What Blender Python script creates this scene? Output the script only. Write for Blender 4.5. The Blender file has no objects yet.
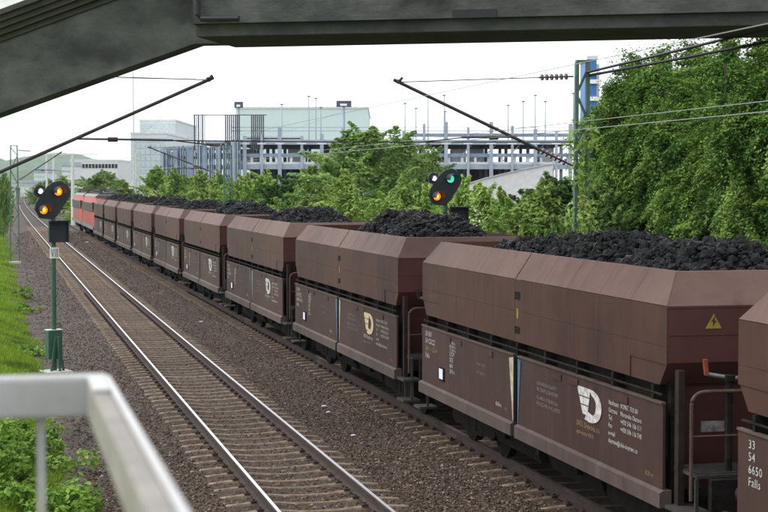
import bpy, bmesh, math, random
import numpy as np
from mathutils import Vector, Matrix
R = math.radians
random.seed(7)
rng = np.random.default_rng(11)
scene = bpy.context.scene
col = scene.collection

# ------------------------------------------------------------------ camera
EYE = Vector((0.0, 0.0, 4.404))            # metres above rail level; tracks run along +Y
FPX = 1627.0
YAW = math.atan(386 / FPX)
PITCH = math.atan(70 / FPX)
cam_d = bpy.data.cameras.new('camera')
cam = bpy.data.objects.new('camera', cam_d)
col.objects.link(cam)
cam.location = EYE
cam.rotation_euler = (math.pi / 2 - PITCH, 0, -YAW)
cam_d.sensor_width = 36
cam_d.lens = FPX / 768 * 36
cam_d.clip_start = 0.05
cam_d.clip_end = 12000
cam_d.dof.use_dof = True
cam_d.dof.focus_distance = 34
cam_d.dof.aperture_fstop = 7.1
scene.camera = cam

# ------------------------------------------------------------------ sky, sun, exposure
SUN_EL, SUN_AZ = R(50), R(-78)             # azimuth measured from +Y towards +X
world = bpy.data.worlds.new('World')
scene.world = world
world.use_nodes = True
wn, wl = world.node_tree.nodes, world.node_tree.links
wn.clear()
sky = wn.new('ShaderNodeTexSky')
sky.sky_type = 'NISHITA'
sky.sun_disc = False
sky.sun_elevation = SUN_EL
sky.sun_rotation = SUN_AZ
sky.air_density = 1.0
sky.dust_density = 6.0
sky.ozone_density = 1.0
hs = wn.new('ShaderNodeHueSaturation')
hs.inputs['Saturation'].default_value = 0.25
cloud = wn.new('ShaderNodeMixRGB')               # even bright overcast over the clear sky
cloud.inputs['Fac'].default_value = 0.72
cloud.inputs['Color2'].default_value = (7.6, 7.75, 8.0, 1)
bg = wn.new('ShaderNodeBackground')
bg.inputs['Strength'].default_value = 0.14
wo = wn.new('ShaderNodeOutputWorld')
wl.new(sky.outputs[0], hs.inputs['Color'])
wl.new(hs.outputs[0], cloud.inputs['Color1'])
wl.new(cloud.outputs[0], bg.inputs['Color'])
wl.new(bg.outputs[0], wo.inputs['Surface'])
sd = bpy.data.lights.new('sun', 'SUN')
sd.energy = 1.1
sd.angle = R(16)
sd.color = (1.0, 0.95, 0.88)
sun = bpy.data.objects.new('sun', sd)
col.objects.link(sun)
sdir = Vector((math.sin(SUN_AZ) * math.cos(SUN_EL), math.cos(SUN_AZ) * math.cos(SUN_EL), math.sin(SUN_EL)))
sun.rotation_euler = sdir.to_track_quat('Z', 'Y').to_euler()
scene.view_settings.view_transform = 'Standard'
scene.view_settings.look = 'None'
scene.view_settings.gamma = 1
scene.view_settings.exposure = 0.95
scene.cycles.max_bounces = 6
scene.cycles.diffuse_bounces = 3
scene.cycles.glossy_bounces = 3
scene.cycles.transparent_max_bounces = 4
scene.cycles.volume_bounces = 1

CAMROT = cam.rotation_euler.to_matrix()
def at(px, py, d):
    """point seen at photo position (px, py) at d metres; used while surveying the place"""
    return EYE + CAMROT @ Vector(((px - 384) / FPX * d, -(py - 256) / FPX * d, -d))

# ------------------------------------------------------------------ materials
MATS = {}
def nodes_of(m):
    m.use_nodes = True
    return m.node_tree.nodes, m.node_tree.links, m.node_tree.nodes['Principled BSDF']

def mat(name, c1, c2=None, rough=0.8, metal=0.0, scale=4.0, detail=6.0, bump=0.0, bscale=None, stretch=(1, 1, 1),
        mix=(0.35, 0.65), c3=None, c3scale=0.6, c3range=(0.55, 0.75), objrand=0.0, spec=0.3, island=None, transl=0.0):
    m = bpy.data.materials.new(name)
    n, l, b = nodes_of(m)
    b.inputs['Roughness'].default_value = rough
    b.inputs['Metallic'].default_value = metal
    b.inputs['Specular IOR Level'].default_value = spec
    tc = n.new('ShaderNodeTexCoord')
    mp = n.new('ShaderNodeMapping')
    mp.inputs['Scale'].default_value = stretch
    l.new(tc.outputs['Object'], mp.inputs['Vector'])
    out = None
    if island:
        g = n.new('ShaderNodeNewGeometry')
        r = n.new('ShaderNodeValToRGB')
        els = r.color_ramp.elements
        while len(els) < len(island):
            els.new(0.5)
        for i, c in enumerate(island):
            els[i].position = i / (len(island) - 1)
            els[i].color = (*c, 1)
        l.new(g.outputs['Random Per Island'], r.inputs['Fac'])
        out = r.outputs['Color']
    elif c2 is not None:
        t = n.new('ShaderNodeTexNoise')
        t.inputs['Scale'].default_value = scale
        t.inputs['Detail'].default_value = detail
        t.inputs['Roughness'].default_value = 0.62
        l.new(mp.outputs[0], t.inputs['Vector'])
        r = n.new('ShaderNodeValToRGB')
        r.color_ramp.elements[0].position = mix[0]
        r.color_ramp.elements[1].position = mix[1]
        r.color_ramp.elements[0].color = (*c1, 1)
        r.color_ramp.elements[1].color = (*c2, 1)
        l.new(t.outputs['Fac'], r.inputs['Fac'])
        out = r.outputs['Color']
    else:
        b.inputs['Base Color'].default_value = (*c1, 1)
    if c3 is not None and out is not None:
        t3 = n.new('ShaderNodeTexNoise')
        t3.inputs['Scale'].default_value = c3scale
        t3.inputs['Detail'].default_value = 5
        l.new(mp.outputs[0], t3.inputs['Vector'])
        mr = n.new('ShaderNodeMapRange')
        mr.inputs['From Min'].default_value = c3range[0]
        mr.inputs['From Max'].default_value = c3range[1]
        l.new(t3.outputs['Fac'], mr.inputs['Value'])
        mx = n.new('ShaderNodeMixRGB')
        mx.inputs['Color2'].default_value = (*c3, 1)
        l.new(mr.outputs[0], mx.inputs['Fac'])
        l.new(out, mx.inputs['Color1'])
        out = mx.outputs[0]
    if objrand and out is not None:
        oi = n.new('ShaderNodeObjectInfo')
        mr = n.new('ShaderNodeMapRange')
        mr.inputs['To Min'].default_value = 1 - objrand
        mr.inputs['To Max'].default_value = 1 + objrand
        l.new(oi.outputs['Random'], mr.inputs['Value'])
        hv = n.new('ShaderNodeHueSaturation')
        l.new(mr.outputs[0], hv.inputs['Value'])
        l.new(out, hv.inputs['Color'])
        out = hv.outputs[0]
    if out is not None:
        l.new(out, b.inputs['Base Color'])
    if bump:
        t = n.new('ShaderNodeTexNoise')
        t.inputs['Scale'].default_value = bscale or scale * 3
        t.inputs['Detail'].default_value = 5
        l.new(mp.outputs[0], t.inputs['Vector'])
        bp = n.new('ShaderNodeBump')
        bp.inputs['Strength'].default_value = bump
        bp.inputs['Distance'].default_value = 0.05
        l.new(t.outputs['Fac'], bp.inputs['Height'])
        l.new(bp.outputs[0], b.inputs['Normal'])
    if transl:
        tr = n.new('ShaderNodeBsdfTranslucent')
        mxs = n.new('ShaderNodeMixShader')
        mxs.inputs['Fac'].default_value = transl
        if out is not None:
            l.new(out, tr.inputs['Color'])
        l.new(b.outputs[0], mxs.inputs[1])
        l.new(tr.outputs[0], mxs.inputs[2])
        l.new(mxs.outputs[0], n['Material Output'].inputs['Surface'])
    MATS[name] = m
    return m

def emit(name, c, s):
    m = bpy.data.materials.new(name)
    n, l, b = nodes_of(m)
    b.inputs['Base Color'].default_value = (*c, 1)
    b.inputs['Emission Color'].default_value = (*c, 1)
    b.inputs['Emission Strength'].default_value = s
    MATS[name] = m

mat('soil', (0.045, 0.034, 0.027), (0.10, 0.085, 0.07), scale=1.6, bump=0.5, bscale=14, c3=(0.05, 0.085, 0.022), c3scale=0.35, c3range=(0.5, 0.6))
mat('path_earth', (0.03, 0.023, 0.018), (0.085, 0.069, 0.057), scale=3.5, detail=12, bump=1.0, bscale=26, c3=(0.03, 0.022, 0.017), c3scale=0.9, c3range=(0.5, 0.62))
mat('ballast', (0.012, 0.008, 0.006), (0.062, 0.042, 0.031), scale=16, detail=7, bump=1.0, bscale=24, c3=(0.075, 0.055, 0.044), c3scale=0.5)
mat('stone', (0, 0, 0), island=[(0.018, 0.0115, 0.008), (0.092, 0.058, 0.039), (0.052, 0.034, 0.024), (0.125, 0.085, 0.061), (0.03, 0.02, 0.0145), (0.07, 0.047, 0.034), (0.22, 0.18, 0.15)], rough=0.9)
mat('sleeper', (0.10, 0.074, 0.052), (0.21, 0.165, 0.12), scale=6, detail=7, bump=0.4, bscale=30, objrand=0.22, c3=(0.10, 0.06, 0.04), c3scale=2.5, c3range=(0.5, 0.7))
mat('rail_rust', (0.022, 0.015, 0.014), (0.048, 0.032, 0.027), scale=8, rough=0.85, bump=0.2)
mat('rail_head', (0.78, 0.78, 0.80), (0.64, 0.64, 0.66), rough=0.34, metal=1.0, scale=2, stretch=(1, 0.05, 1))
mat('rail_dark_reflection', (0.16, 0.15, 0.15), (0.10, 0.09, 0.085), rough=0.5, metal=0.6, scale=5)  # dark tone stands in for the train mirrored in these rails
def wagon_mat(name, base, dark, dust, dustamt, rough=0.62):
    """weathered paint: vertical grime streaks, blotches and dust"""
    m = bpy.data.materials.new(name)
    n, l, b = nodes_of(m)
    b.inputs['Roughness'].default_value = rough
    b.inputs['Specular IOR Level'].default_value = 0.2
    tc = n.new('ShaderNodeTexCoord')
    geo = n.new('ShaderNodeNewGeometry')
    def noise(src, sc, stretch, det=6):
        mp = n.new('ShaderNodeMapping'); mp.inputs['Scale'].default_value = stretch
        l.new(src, mp.inputs['Vector'])
        t = n.new('ShaderNodeTexNoise'); t.inputs['Scale'].default_value = sc; t.inputs['Detail'].default_value = det
        t.inputs['Roughness'].default_value = 0.6
        l.new(mp.outputs[0], t.inputs['Vector'])
        return t.outputs['Fac']
    def ramp(fac, a, c, v0=0.0, v1=1.0):
        r = n.new('ShaderNodeMapRange'); r.inputs['From Min'].default_value = a; r.inputs['From Max'].default_value = c
        r.inputs['To Min'].default_value = v0; r.inputs['To Max'].default_value = v1
        l.new(fac, r.inputs['Value']); return r.outputs[0]
    def mixc(fac, c1, c2):
        x = n.new('ShaderNodeMixRGB'); l.new(fac, x.inputs['Fac'])
        for k, c in ((1, c1), (2, c2)):
            if isinstance(c, tuple): x.inputs[k].default_value = (*c, 1)
            else: l.new(c, x.inputs[k])
        return x.outputs[0]
    P = geo.outputs['Position']
    blotch = mixc(ramp(noise(P, 0.9, (1, 1, 1)), 0.35, 0.7), base, dark)
    streak = noise(P, 1.7, (1, 2.2, 0.3), 9)
    c = mixc(ramp(streak, 0.46, 0.72, 0, dustamt), blotch, dust)
    c = mixc(ramp(noise(P, 3.0, (1, 3, 0.3), 7), 0.54, 0.70, 0, 0.5), c, dark)
    c = mixc(ramp(noise(P, 0.11, (0.1, 1, 0.1), 1), 0.4, 0.62, 0, 0.5), c, dust)
    c = mixc(ramp(noise(P, 1.7, (1, 1.4, 0.8), 9), 0.60, 0.70, 0, 0.6), c, (0.045, 0.018, 0.012))
    c = mixc(ramp(noise(P, 9.0, (1, 1, 0.7), 7), 0.62, 0.75, 0, 0.5), c, (0.075, 0.03, 0.018))
    l.new(c, b.inputs['Base Color'])
    bp = n.new('ShaderNodeBump'); bp.inputs['Strength'].default_value = 0.25; bp.inputs['Distance'].default_value = 0.02
    l.new(noise(P, 1.3, (1, 1, 1), 3), bp.inputs['Height']); l.new(bp.outputs[0], b.inputs['Normal'])
    MATS[name] = m
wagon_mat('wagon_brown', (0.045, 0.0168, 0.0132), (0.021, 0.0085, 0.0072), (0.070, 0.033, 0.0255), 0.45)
wagon_mat('wagon_slope_lit', (0.080, 0.043, 0.036), (0.050, 0.026, 0.022), (0.118, 0.074, 0.063), 0.4)  # lighter copy of the side paint; light on upward slopes is in the colour
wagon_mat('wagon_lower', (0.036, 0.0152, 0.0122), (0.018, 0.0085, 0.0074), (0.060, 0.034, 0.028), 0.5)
wagon_mat('wagon_red', (0.066, 0.0185, 0.0165), (0.036, 0.012, 0.011), (0.08, 0.034, 0.03), 0.4)
wagon_mat('sill_paint', (0.056, 0.038, 0.033), (0.034, 0.023, 0.021), (0.10, 0.077, 0.068), 0.6)
mat('undergear', (0.007, 0.0065, 0.0065), (0.018, 0.015, 0.014), scale=8, rough=0.9, bump=0.2, spec=0.08)  # dark running gear, taken near black to paint in the under-train shadow
mat('steel_grey', (0.16, 0.16, 0.165), (0.26, 0.26, 0.27), scale=10, rough=0.5, metal=0.4)
mat('step_metal', (0.028, 0.027, 0.027), (0.055, 0.052, 0.05), scale=12, rough=0.6, metal=0.3)
mat('rust_post', (0.04, 0.024, 0.02), (0.07, 0.045, 0.037), scale=10, rough=0.75)
mat('post_shade_brown', (0.018, 0.012, 0.011), (0.032, 0.021, 0.017), scale=10, rough=0.85, spec=0.1)  # brown darkened to paint in the shade of the gap between wagons
mat('letter_white', (0.44, 0.44, 0.43), (0.26, 0.24, 0.225), scale=14, detail=8, mix=(0.42, 0.6))
mat('letter_gold', (0.26, 0.18, 0.085), (0.15, 0.095, 0.05), scale=10)
mat('letter_faint', (0.20, 0.185, 0.18), (0.08, 0.06, 0.055), scale=12, detail=8)
mat('logo_cream', (0.44, 0.37, 0.25), (0.34, 0.28, 0.18), scale=7)
mat('placard', (0.62, 0.66, 0.78), (0.45, 0.5, 0.66), scale=14)
mat('edge_blue', (0.03, 0.065, 0.11), (0.05, 0.10, 0.16), scale=6)
mat('edge_white', (0.38, 0.37, 0.31), (0.22, 0.19, 0.15), scale=6)
mat('sign_yellow', (0.24, 0.18, 0.022), (0.17, 0.12, 0.02), scale=9)
mat('sign_black', (0.015, 0.015, 0.015))
mat('handle_orange', (0.20, 0.035, 0.018), (0.14, 0.025, 0.014), scale=9, rough=0.5)
mat('coal', (0.008, 0.008, 0.009), island=[(0.004, 0.004, 0.0045), (0.007, 0.007, 0.0075), (0.012, 0.012, 0.013), (0.005, 0.005, 0.006)], rough=0.5, spec=0.13, bump=0.9, bscale=34)
mat('loco_red', (0.34, 0.018, 0.014), (0.27, 0.015, 0.012), scale=2, rough=0.45)
mat('loco_orange', (0.26, 0.03, 0.018), (0.20, 0.025, 0.016), scale=1.5, rough=0.5)
mat('loco_grey', (0.14, 0.15, 0.16), (0.09, 0.09, 0.095), scale=3, rough=0.6)
mat('loco_white', (0.15, 0.145, 0.145), (0.10, 0.095, 0.095), scale=3, rough=0.5)
mat('roof_dark', (0.02, 0.02, 0.022), (0.045, 0.045, 0.05), scale=4, rough=0.6)
mat('glass_dark', (0.02, 0.025, 0.03), rough=0.5, spec=0.12)
mat('signal_black', (0.019, 0.023, 0.028), (0.027, 0.032, 0.038), scale=5, rough=0.55)
mat('signal_green', (0.03, 0.085, 0.055), (0.045, 0.11, 0.075), scale=9, rough=0.5)
mat('mast_green', (0.055, 0.11, 0.085), (0.085, 0.145, 0.115), scale=6, rough=0.6)
mat('mast_pale', (0.52, 0.54, 0.54), (0.42, 0.44, 0.44), scale=5, rough=0.7)
mat('white_paint', (0.8, 0.8, 0.8), (0.68, 0.68, 0.67), scale=7, rough=0.5)
mat('railing_paint', (0.34, 0.34, 0.345), (0.27, 0.27, 0.267), scale=9, detail=8, rough=0.6, bump=0.05, c3=(0.27, 0.245, 0.215), c3scale=6, c3range=(0.45, 0.62), spec=0.2)
mat('railing_worn', (0.155, 0.145, 0.13), (0.23, 0.22, 0.205), scale=9, detail=8, rough=0.6, spec=0.2)
mat('railing_white', (0.42, 0.42, 0.43), (0.35, 0.35, 0.35), scale=9, rough=0.6, spec=0.2)
mat('concrete', (0.036, 0.039, 0.038), (0.085, 0.088, 0.082), scale=1.1, detail=9, bump=0.25, bscale=9, stretch=(1, 1, 1.6), c3=(0.02, 0.021, 0.021), c3scale=0.8, c3range=(0.52, 0.7))  # darker than bare concrete; the bridge's backlit shade is in the colour
mat('concrete_board', (0.03, 0.028, 0.022), (0.058, 0.052, 0.041), scale=1.4, detail=8, bump=0.3, bscale=10)  # brown tint paints in ground light reflected onto the soffits
mat('concrete_pale', (0.35, 0.35, 0.34), (0.45, 0.45, 0.44), scale=2, bump=0.2)
mat('concrete_white', (0.62, 0.63, 0.64), (0.52, 0.53, 0.54), scale=3)
mat('pipe_dark', (0.015, 0.016, 0.018), rough=0.6)
mat('wire', (0.03, 0.03, 0.03), rough=0.5, metal=0.5)
mat('wire_copper', (0.22, 0.25, 0.235), rough=0.7)
mat('insulator', (0.06, 0.035, 0.03), rough=0.3, spec=0.6)
mat('arm_steel', (0.035, 0.03, 0.03), (0.06, 0.05, 0.048), scale=8, rough=0.6)
mat('garage_steel', (0.26, 0.31, 0.38), (0.34, 0.39, 0.45), scale=1.0, rough=0.6)
mat('garage_blue', (0.17, 0.23, 0.33), (0.25, 0.31, 0.40), scale=1.0, rough=0.6)
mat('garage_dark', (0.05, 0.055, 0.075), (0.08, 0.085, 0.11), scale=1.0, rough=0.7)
mat('garage_white', (0.62, 0.65, 0.70), (0.52, 0.55, 0.60), scale=1.0, rough=0.7)
mat('mint_wall', (0.52, 0.64, 0.63), (0.56, 0.68, 0.66), scale=0.3, rough=0.8)
mat('pale_wall', (0.50, 0.55, 0.57), (0.56, 0.60, 0.62), scale=0.2, rough=0.8)
mat('pane', (0.38, 0.45, 0.49), (0.45, 0.52, 0.55), scale=0.5, rough=0.25)
mat('tower_blue', (0.03, 0.12, 0.33), (0.05, 0.16, 0.40), scale=0.6, rough=0.5)
mat('roof_red', (0.30, 0.13, 0.09), (0.24, 0.10, 0.07), scale=1.0)
mat('hill_green', (0.045, 0.075, 0.04), (0.075, 0.11, 0.055), scale=0.02, detail=10)
mat('grass', (0, 0, 0), island=[(0.10, 0.19, 0.014), (0.20, 0.33, 0.025), (0.15, 0.26, 0.018), (0.25, 0.36, 0.04), (0.11, 0.21, 0.016), (0.28, 0.28, 0.08)], rough=0.8, spec=0.1, transl=0.35, c3=(0.075, 0.12, 0.025), c3scale=0.9, c3range=(0.48, 0.68))
mat('verge_soil', (0.06, 0.13, 0.015), (0.13, 0.24, 0.025), scale=2.5, bump=0.5, bscale=20)
def leafmat(name, ramp, t=0.3):
    mat(name, (0, 0, 0), island=ramp, rough=0.6, spec=0.15, transl=t, c3=tuple(min(0.5, 1.25 * q + 0.012) for q in ramp[-1]), c3scale=0.8, c3range=(0.46, 0.74), objrand=0.15)
leafmat('leaf_ivy', [(0.020, 0.065, 0.011), (0.055, 0.135, 0.02), (0.105, 0.205, 0.032), (0.035, 0.095, 0.015), (0.18, 0.28, 0.05)], 0.34)
leafmat('leaf_bush', [(0.11, 0.215, 0.035), (0.19, 0.32, 0.06), (0.25, 0.385, 0.085), (0.145, 0.265, 0.045), (0.32, 0.43, 0.12)], 0.42)
leafmat('leaf_tree', [(0.065, 0.14, 0.034), (0.13, 0.225, 0.055), (0.18, 0.28, 0.075), (0.09, 0.185, 0.045), (0.24, 0.33, 0.10)], 0.42)
leafmat('leaf_dark', [(0.04, 0.09, 0.022), (0.07, 0.14, 0.033), (0.11, 0.185, 0.045), (0.05, 0.11, 0.026)], 0.35)
leafmat('leaf_bramble', [(0.05, 0.125, 0.014), (0.10, 0.205, 0.022), (0.15, 0.27, 0.035), (0.075, 0.16, 0.018), (0.20, 0.31, 0.05)], 0.35)
leafmat('blossom', [(0.55, 0.56, 0.45), (0.66, 0.66, 0.56), (0.5, 0.5, 0.4)], 0.2)
mat('bark', (0.035, 0.026, 0.02), (0.075, 0.058, 0.045), scale=5, stretch=(1, 1, 0.2), bump=0.6, bscale=14)
_m = MATS['coal']; _n = _m.node_tree.nodes; _g = _n.new('ShaderNodeNewGeometry'); _r = _n.new('ShaderNodeMapRange')
_r.inputs['To Min'].default_value = 0.28; _r.inputs['To Max'].default_value = 0.85
_m.node_tree.links.new(_g.outputs['Random Per Island'], _r.inputs['Value']); _m.node_tree.links.new(_r.outputs[0], _n['Principled BSDF'].inputs['Roughness'])
emit('lamp_amber', (1.0, 0.16, 0.006), 1.0)
emit('lamp_core', (1.0, 0.48, 0.03), 1.3)
emit('lamp_green', (0.06, 0.62, 0.42), 0.6)
emit('lamp_white', (0.95, 0.85, 1.0), 1.0)
mat('lens_ring', (0.05, 0.02, 0.14), rough=0.3)

# ------------------------------------------------------------------ mesh helpers
class MB:
    def __init__(s):
        s.v, s.f, s.m = [], [], []
    def add(s, vs, fs, mi=0):
        o = len(s.v)
        s.v += [tuple(p) for p in vs]
        s.f += [tuple(i + o for i in f) for f in fs]
        s.m += [mi] * len(fs)
        return s
    def box(s, x0, x1, y0, y1, z0, z1, mi=0):
        vs = [(x0, y0, z0), (x1, y0, z0), (x1, y1, z0), (x0, y1, z0), (x0, y0, z1), (x1, y0, z1), (x1, y1, z1), (x0, y1, z1)]
        return s.add(vs, [(0, 3, 2, 1), (4, 5, 6, 7), (0, 1, 5, 4), (1, 2, 6, 5), (2, 3, 7, 6), (3, 0, 4, 7)], mi)
    def bar(s, a, b, w, h=None, mi=0):
        """rectangular bar from a to b"""
        a, b = Vector(a), Vector(b); h = h or w
        d = (b - a).normalized()
        up = Vector((0, 0, 1)) if abs(d.z) < 0.95 else Vector((0, 1, 0))
        sx = d.cross(up).normalized(); sy = sx.cross(d)
        vs = [p + sx * (i * w / 2) + sy * (j * h / 2) for p in (a, b) for i, j in ((-1, -1), (1, -1), (1, 1), (-1, 1))]
        return s.add(vs, [(3, 2, 1, 0), (4, 5, 6, 7), (0, 1, 5, 4), (1, 2, 6, 5), (2, 3, 7, 6), (3, 0, 4, 7)], mi)
    def tube(s, pts, r, n=8, mi=0, r2=None, cap=True):
        pts = [Vector(p) for p in pts]; k = len(pts); o = len(s.v)
        for i, p in enumerate(pts):
            d = (pts[min(i + 1, k - 1)] - pts[max(i - 1, 0)]).normalized()
            up = Vector((0, 0, 1)) if abs(d.z) < 0.95 else Vector((0, 1, 0))
            a = d.cross(up).normalized(); b = a.cross(d)
            rr = r if r2 is None else r + (r2 - r) * i / (k - 1)
            for j in range(n):
                t = 2 * math.pi * j / n
                s.v.append(tuple(p + a * (rr * math.cos(t)) + b * (rr * math.sin(t))))
        for i in range(k - 1):
            for j in range(n):
                s.f.append((o + i * n + j, o + i * n + (j + 1) % n, o + (i + 1) * n + (j + 1) % n, o + (i + 1) * n + j)); s.m.append(mi)
        if cap:
            s.f.append(tuple(o + j for j in reversed(range(n)))); s.m.append(mi)
            s.f.append(tuple(o + (k - 1) * n + j for j in range(n))); s.m.append(mi)
        return s
    def prism(s, poly, fn, d0, d1, mi=0):
        """2D polygon extruded: fn(u, v, d) -> point"""
        n = len(poly)
        vs = [fn(u, v, d0) for u, v in poly] + [fn(u, v, d1) for u, v in poly]
        fs = [tuple(reversed(range(n))), tuple(range(n, 2 * n))] + [(i, (i + 1) % n, n + (i + 1) % n, n + i) for i in range(n)]
        return s.add(vs, fs, mi)
    def mesh(s, name, mats, smooth=False):
        me = bpy.data.meshes.new(name)
        me.from_pydata(s.v, [], s.f)
        for m in ([mats] if isinstance(mats, str) else mats):
            me.materials.append(MATS[m])
        if any(s.m):
            me.polygons.foreach_set('material_index', s.m)
        bm = bmesh.new(); bm.from_mesh(me)
        bmesh.ops.recalc_face_normals(bm, faces=bm.faces)
        bm.to_mesh(me); bm.free()
        if smooth:
            me.polygons.foreach_set('use_smooth', [True] * len(me.polygons))
        me.update()
        return me
    def build(s, name, mats, parent=None, smooth=False, bevel=0.0, **tags):
        return link(name, s.mesh(name, mats, smooth), parent, bevel, **tags)

def link(name, me, parent=None, bevel=0.0, label=None, cat=None, group=None, kind=None, loc=None, rot=None):
    o = bpy.data.objects.new(name, me)
    col.objects.link(o)
    if parent is not None: o.parent = parent
    if loc is not None: o.location = loc
    if rot is not None: o.rotation_euler = rot
    if bevel:
        b = o.modifiers.new('bevel', 'BEVEL'); b.width = bevel; b.segments = 2; b.limit_method = 'ANGLE'
    tag(o, label, cat, group, kind)
    return o
def tag(o, label=None, cat=None, group=None, kind=None):
    if label: o['label'] = label
    if cat: o['category'] = cat
    if group: o['group'] = group
    if kind: o['kind'] = kind
    return o
def thing(name, label, cat, loc=(0, 0, 0), rz=0.0, group=None):
    o = bpy.data.objects.new(name, None)
    o.empty_display_size = 0.3
    col.objects.link(o)
    o.location = loc; o.rotation_euler = (0, 0, rz)
    return tag(o, label, cat, group)
def copy_tree(o, parent=None):
    c = o.copy(); col.objects.link(c); c.parent = parent
    for ch in o.children: copy_tree(ch, c)
    return c
def np_mesh(name, verts, faces, matname):
    """big mesh from numpy arrays (faces all tri or all quad)"""
    me = bpy.data.meshes.new(name)
    nv, nf, k = len(verts), len(faces), faces.shape[1]
    me.vertices.add(nv); me.vertices.foreach_set('co', verts.astype(np.float32).ravel())
    me.loops.add(nf * k); me.loops.foreach_set('vertex_index', faces.astype(np.int32).ravel())
    me.polygons.add(nf)
    me.polygons.foreach_set('loop_start', np.arange(0, nf * k, k, dtype=np.int32))
    me.polygons.foreach_set('loop_total', np.full(nf, k, dtype=np.int32))
    me.update(calc_edges=True); me.validate(); me.shade_flat()
    me.materials.append(MATS[matname])
    return me
_font_cache = {}
def text_mesh(s, size, m, align='LEFT', squeeze=1.0):
    c = bpy.data.curves.new('lettering', 'FONT')
    c.body = s; c.size = size; c.align_x = align; c.space_character = 1.08; c.resolution_u = 2
    o = bpy.data.objects.new('lettering_tmp', c)
    col.objects.link(o)
    dg = bpy.context.evaluated_depsgraph_get()
    me = bpy.data.meshes.new_from_object(o.evaluated_get(dg))
    bpy.data.objects.remove(o); bpy.data.curves.remove(c)
    if squeeze != 1.0:
        me.transform(Matrix.Diagonal((squeeze, 1, 1, 1)))
    me.materials.clear(); me.materials.append(MATS[m])
    return me

# ------------------------------------------------------------------ track alignment
X1, X2 = 4.42, 8.78            # track centres
def bend(y):
    return max(0.0, y - 150) ** 2 / 50000.0
YS = [-6, 5, 30, 60, 100, 150, 180, 220, 260, 320, 400, 500, 620, 760]

# ------------------------------------------------------------------ ground
prof = [(-4000, 2.0), (-60, 1.5), (-12, 1.2), (-5, 0.75), (-1.5, 0.22), (0.4, -0.28), (1.0, -0.42), (2.4, -0.46), (12.0, -0.55), (16, -0.35), (40, -0.2), (4000, -0.2)]
gy = [-400, -20, 0, 15, 30, 45, 60, 80, 110, 150, 220, 320, 500, 800, 1500, 3000, 7000]
b = MB()
for y in gy:
    for x, z in prof:
        b.v.append((x + (bend(y) if abs(x) < 100 else 0), y, z))
k = len(prof)
for i in range(len(gy) - 1):
    for j in range(k - 1):
        b.f.append((i * k + j, i * k + j + 1, (i + 1) * k + j + 1, (i + 1) * k + j)); b.m.append(1 if j < 5 else 0)
b.build('ground', ['soil', 'verge_soil'], kind='structure', label='soil and green verge beside the railway')
b = MB()
ys = np.arange(8, 250, 1.5)
for i, y in enumerate(ys):
    w = 0.1 * math.sin(y * 0.9) + 0.07 * math.sin(y * 2.3 + 1)
    for x, z in ((0.85 + w, -0.386), (1.5, -0.41), (2.45, -0.44)):
        b.v.append((x + bend(y), y, z + random.uniform(-0.012, 0.012)))
for i in range(len(ys) - 1):
    for j in range(2):
        a = i * 3 + j; b.f.append((a, a + 1, a + 4, a + 3)); b.m.append(0)
b.build('path', 'path_earth', kind='structure', label='narrow trodden earth path along the ballast edge')

b = MB()
bp_ = [(1.9, -0.47), (2.1, -0.43), (2.75, -0.235), (3.2, -0.208), (4.4, -0.222), (5.7, -0.208), (6.2, -0.245), (6.6, -0.265), (7.1, -0.245), (7.5, -0.208), (10.0, -0.212), (10.6, -0.24), (11.4, -0.55)]
for y in YS:
    for x, z in bp_: b.v.append((x + bend(y), y, z))
k = len(bp_)
for i in range(len(YS) - 1):
    for j in range(k - 1):
        b.f.append((i * k + j, i * k + j + 1, (i + 1) * k + j + 1, (i + 1) * k + j)); b.m.append(0)
b.build('ballast_bed', 'ballast', kind='structure', label='brown crushed stone ballast bed under both tracks')

# loose ballast stones, real geometry where the photo shows single stones
def ballast_z(x):
    return np.interp(x, [p[0] for p in bp_], [p[1] for p in bp_])
def stones(n, xr, yr, smin, smax, zoff=0.0):
    u = rng.random(n)
    y = 1 / (1 / yr[0] + (1 / yr[1] - 1 / yr[0]) * u)          # denser close by
    x = rng.uniform(xr[0], xr[1], n)
    s = rng.uniform(smin, smax, n)
    base = np.array([(1, 0, 0), (0, 1, 0), (-1, 0, 0), (0, -1, 0), (0.15, 0.1, 1), (-0.1, -0.1, -1)], float)
    V = base[None] * rng.uniform(0.55, 1.25, (n, 6, 1)) + rng.normal(0, 0.2, (n, 6, 3))
    V[:, :, 2] *= 0.75
    th = rng.uniform(0, 6.28, n); c, sn = np.cos(th), np.sin(th)
    X = V[:, :, 0] * c[:, None] - V[:, :, 1] * sn[:, None]
    Y = V[:, :, 0] * sn[:, None] + V[:, :, 1] * c[:, None]
    s = s * (1 + np.clip(y - 60, 0, 200) / 70)
    intrack = np.abs(np.where(x < 6.6, x - X1, x - X2)) < 1.28
    z = ballast_z(x) + zoff + rng.uniform(-0.01, 0.022, n) - 0.014 * intrack
    out = np.stack([X * s[:, None] + x[:, None], Y * s[:, None] + y[:, None], V[:, :, 2] * s[:, None] + z[:, None]], 2)
    F = np.array([(0, 1, 4), (1, 2, 4), (2, 3, 4), (3, 0, 4), (1, 0, 5), (2, 1, 5), (3, 2, 5), (0, 3, 5)])
    return out.reshape(-1, 3), (F[None] + (np.arange(n) * 6)[:, None, None]).reshape(-1, 3)
sv, sf = stones(150000, (1.6, 8.3), (11, 170), 0.014, 0.034)
pv, pf = stones(9000, (0.95, 2.05), (17, 150), 0.012, 0.035, zoff=0.062)
sf = np.vstack([sf, pf + len(sv)]); sv = np.vstack([sv, pv])
link('ballast_stones', np_mesh('ballast_stones', sv, sf, 'stone'), kind='stuff', label='loose brown ballast stones between and beside the rails')

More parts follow.
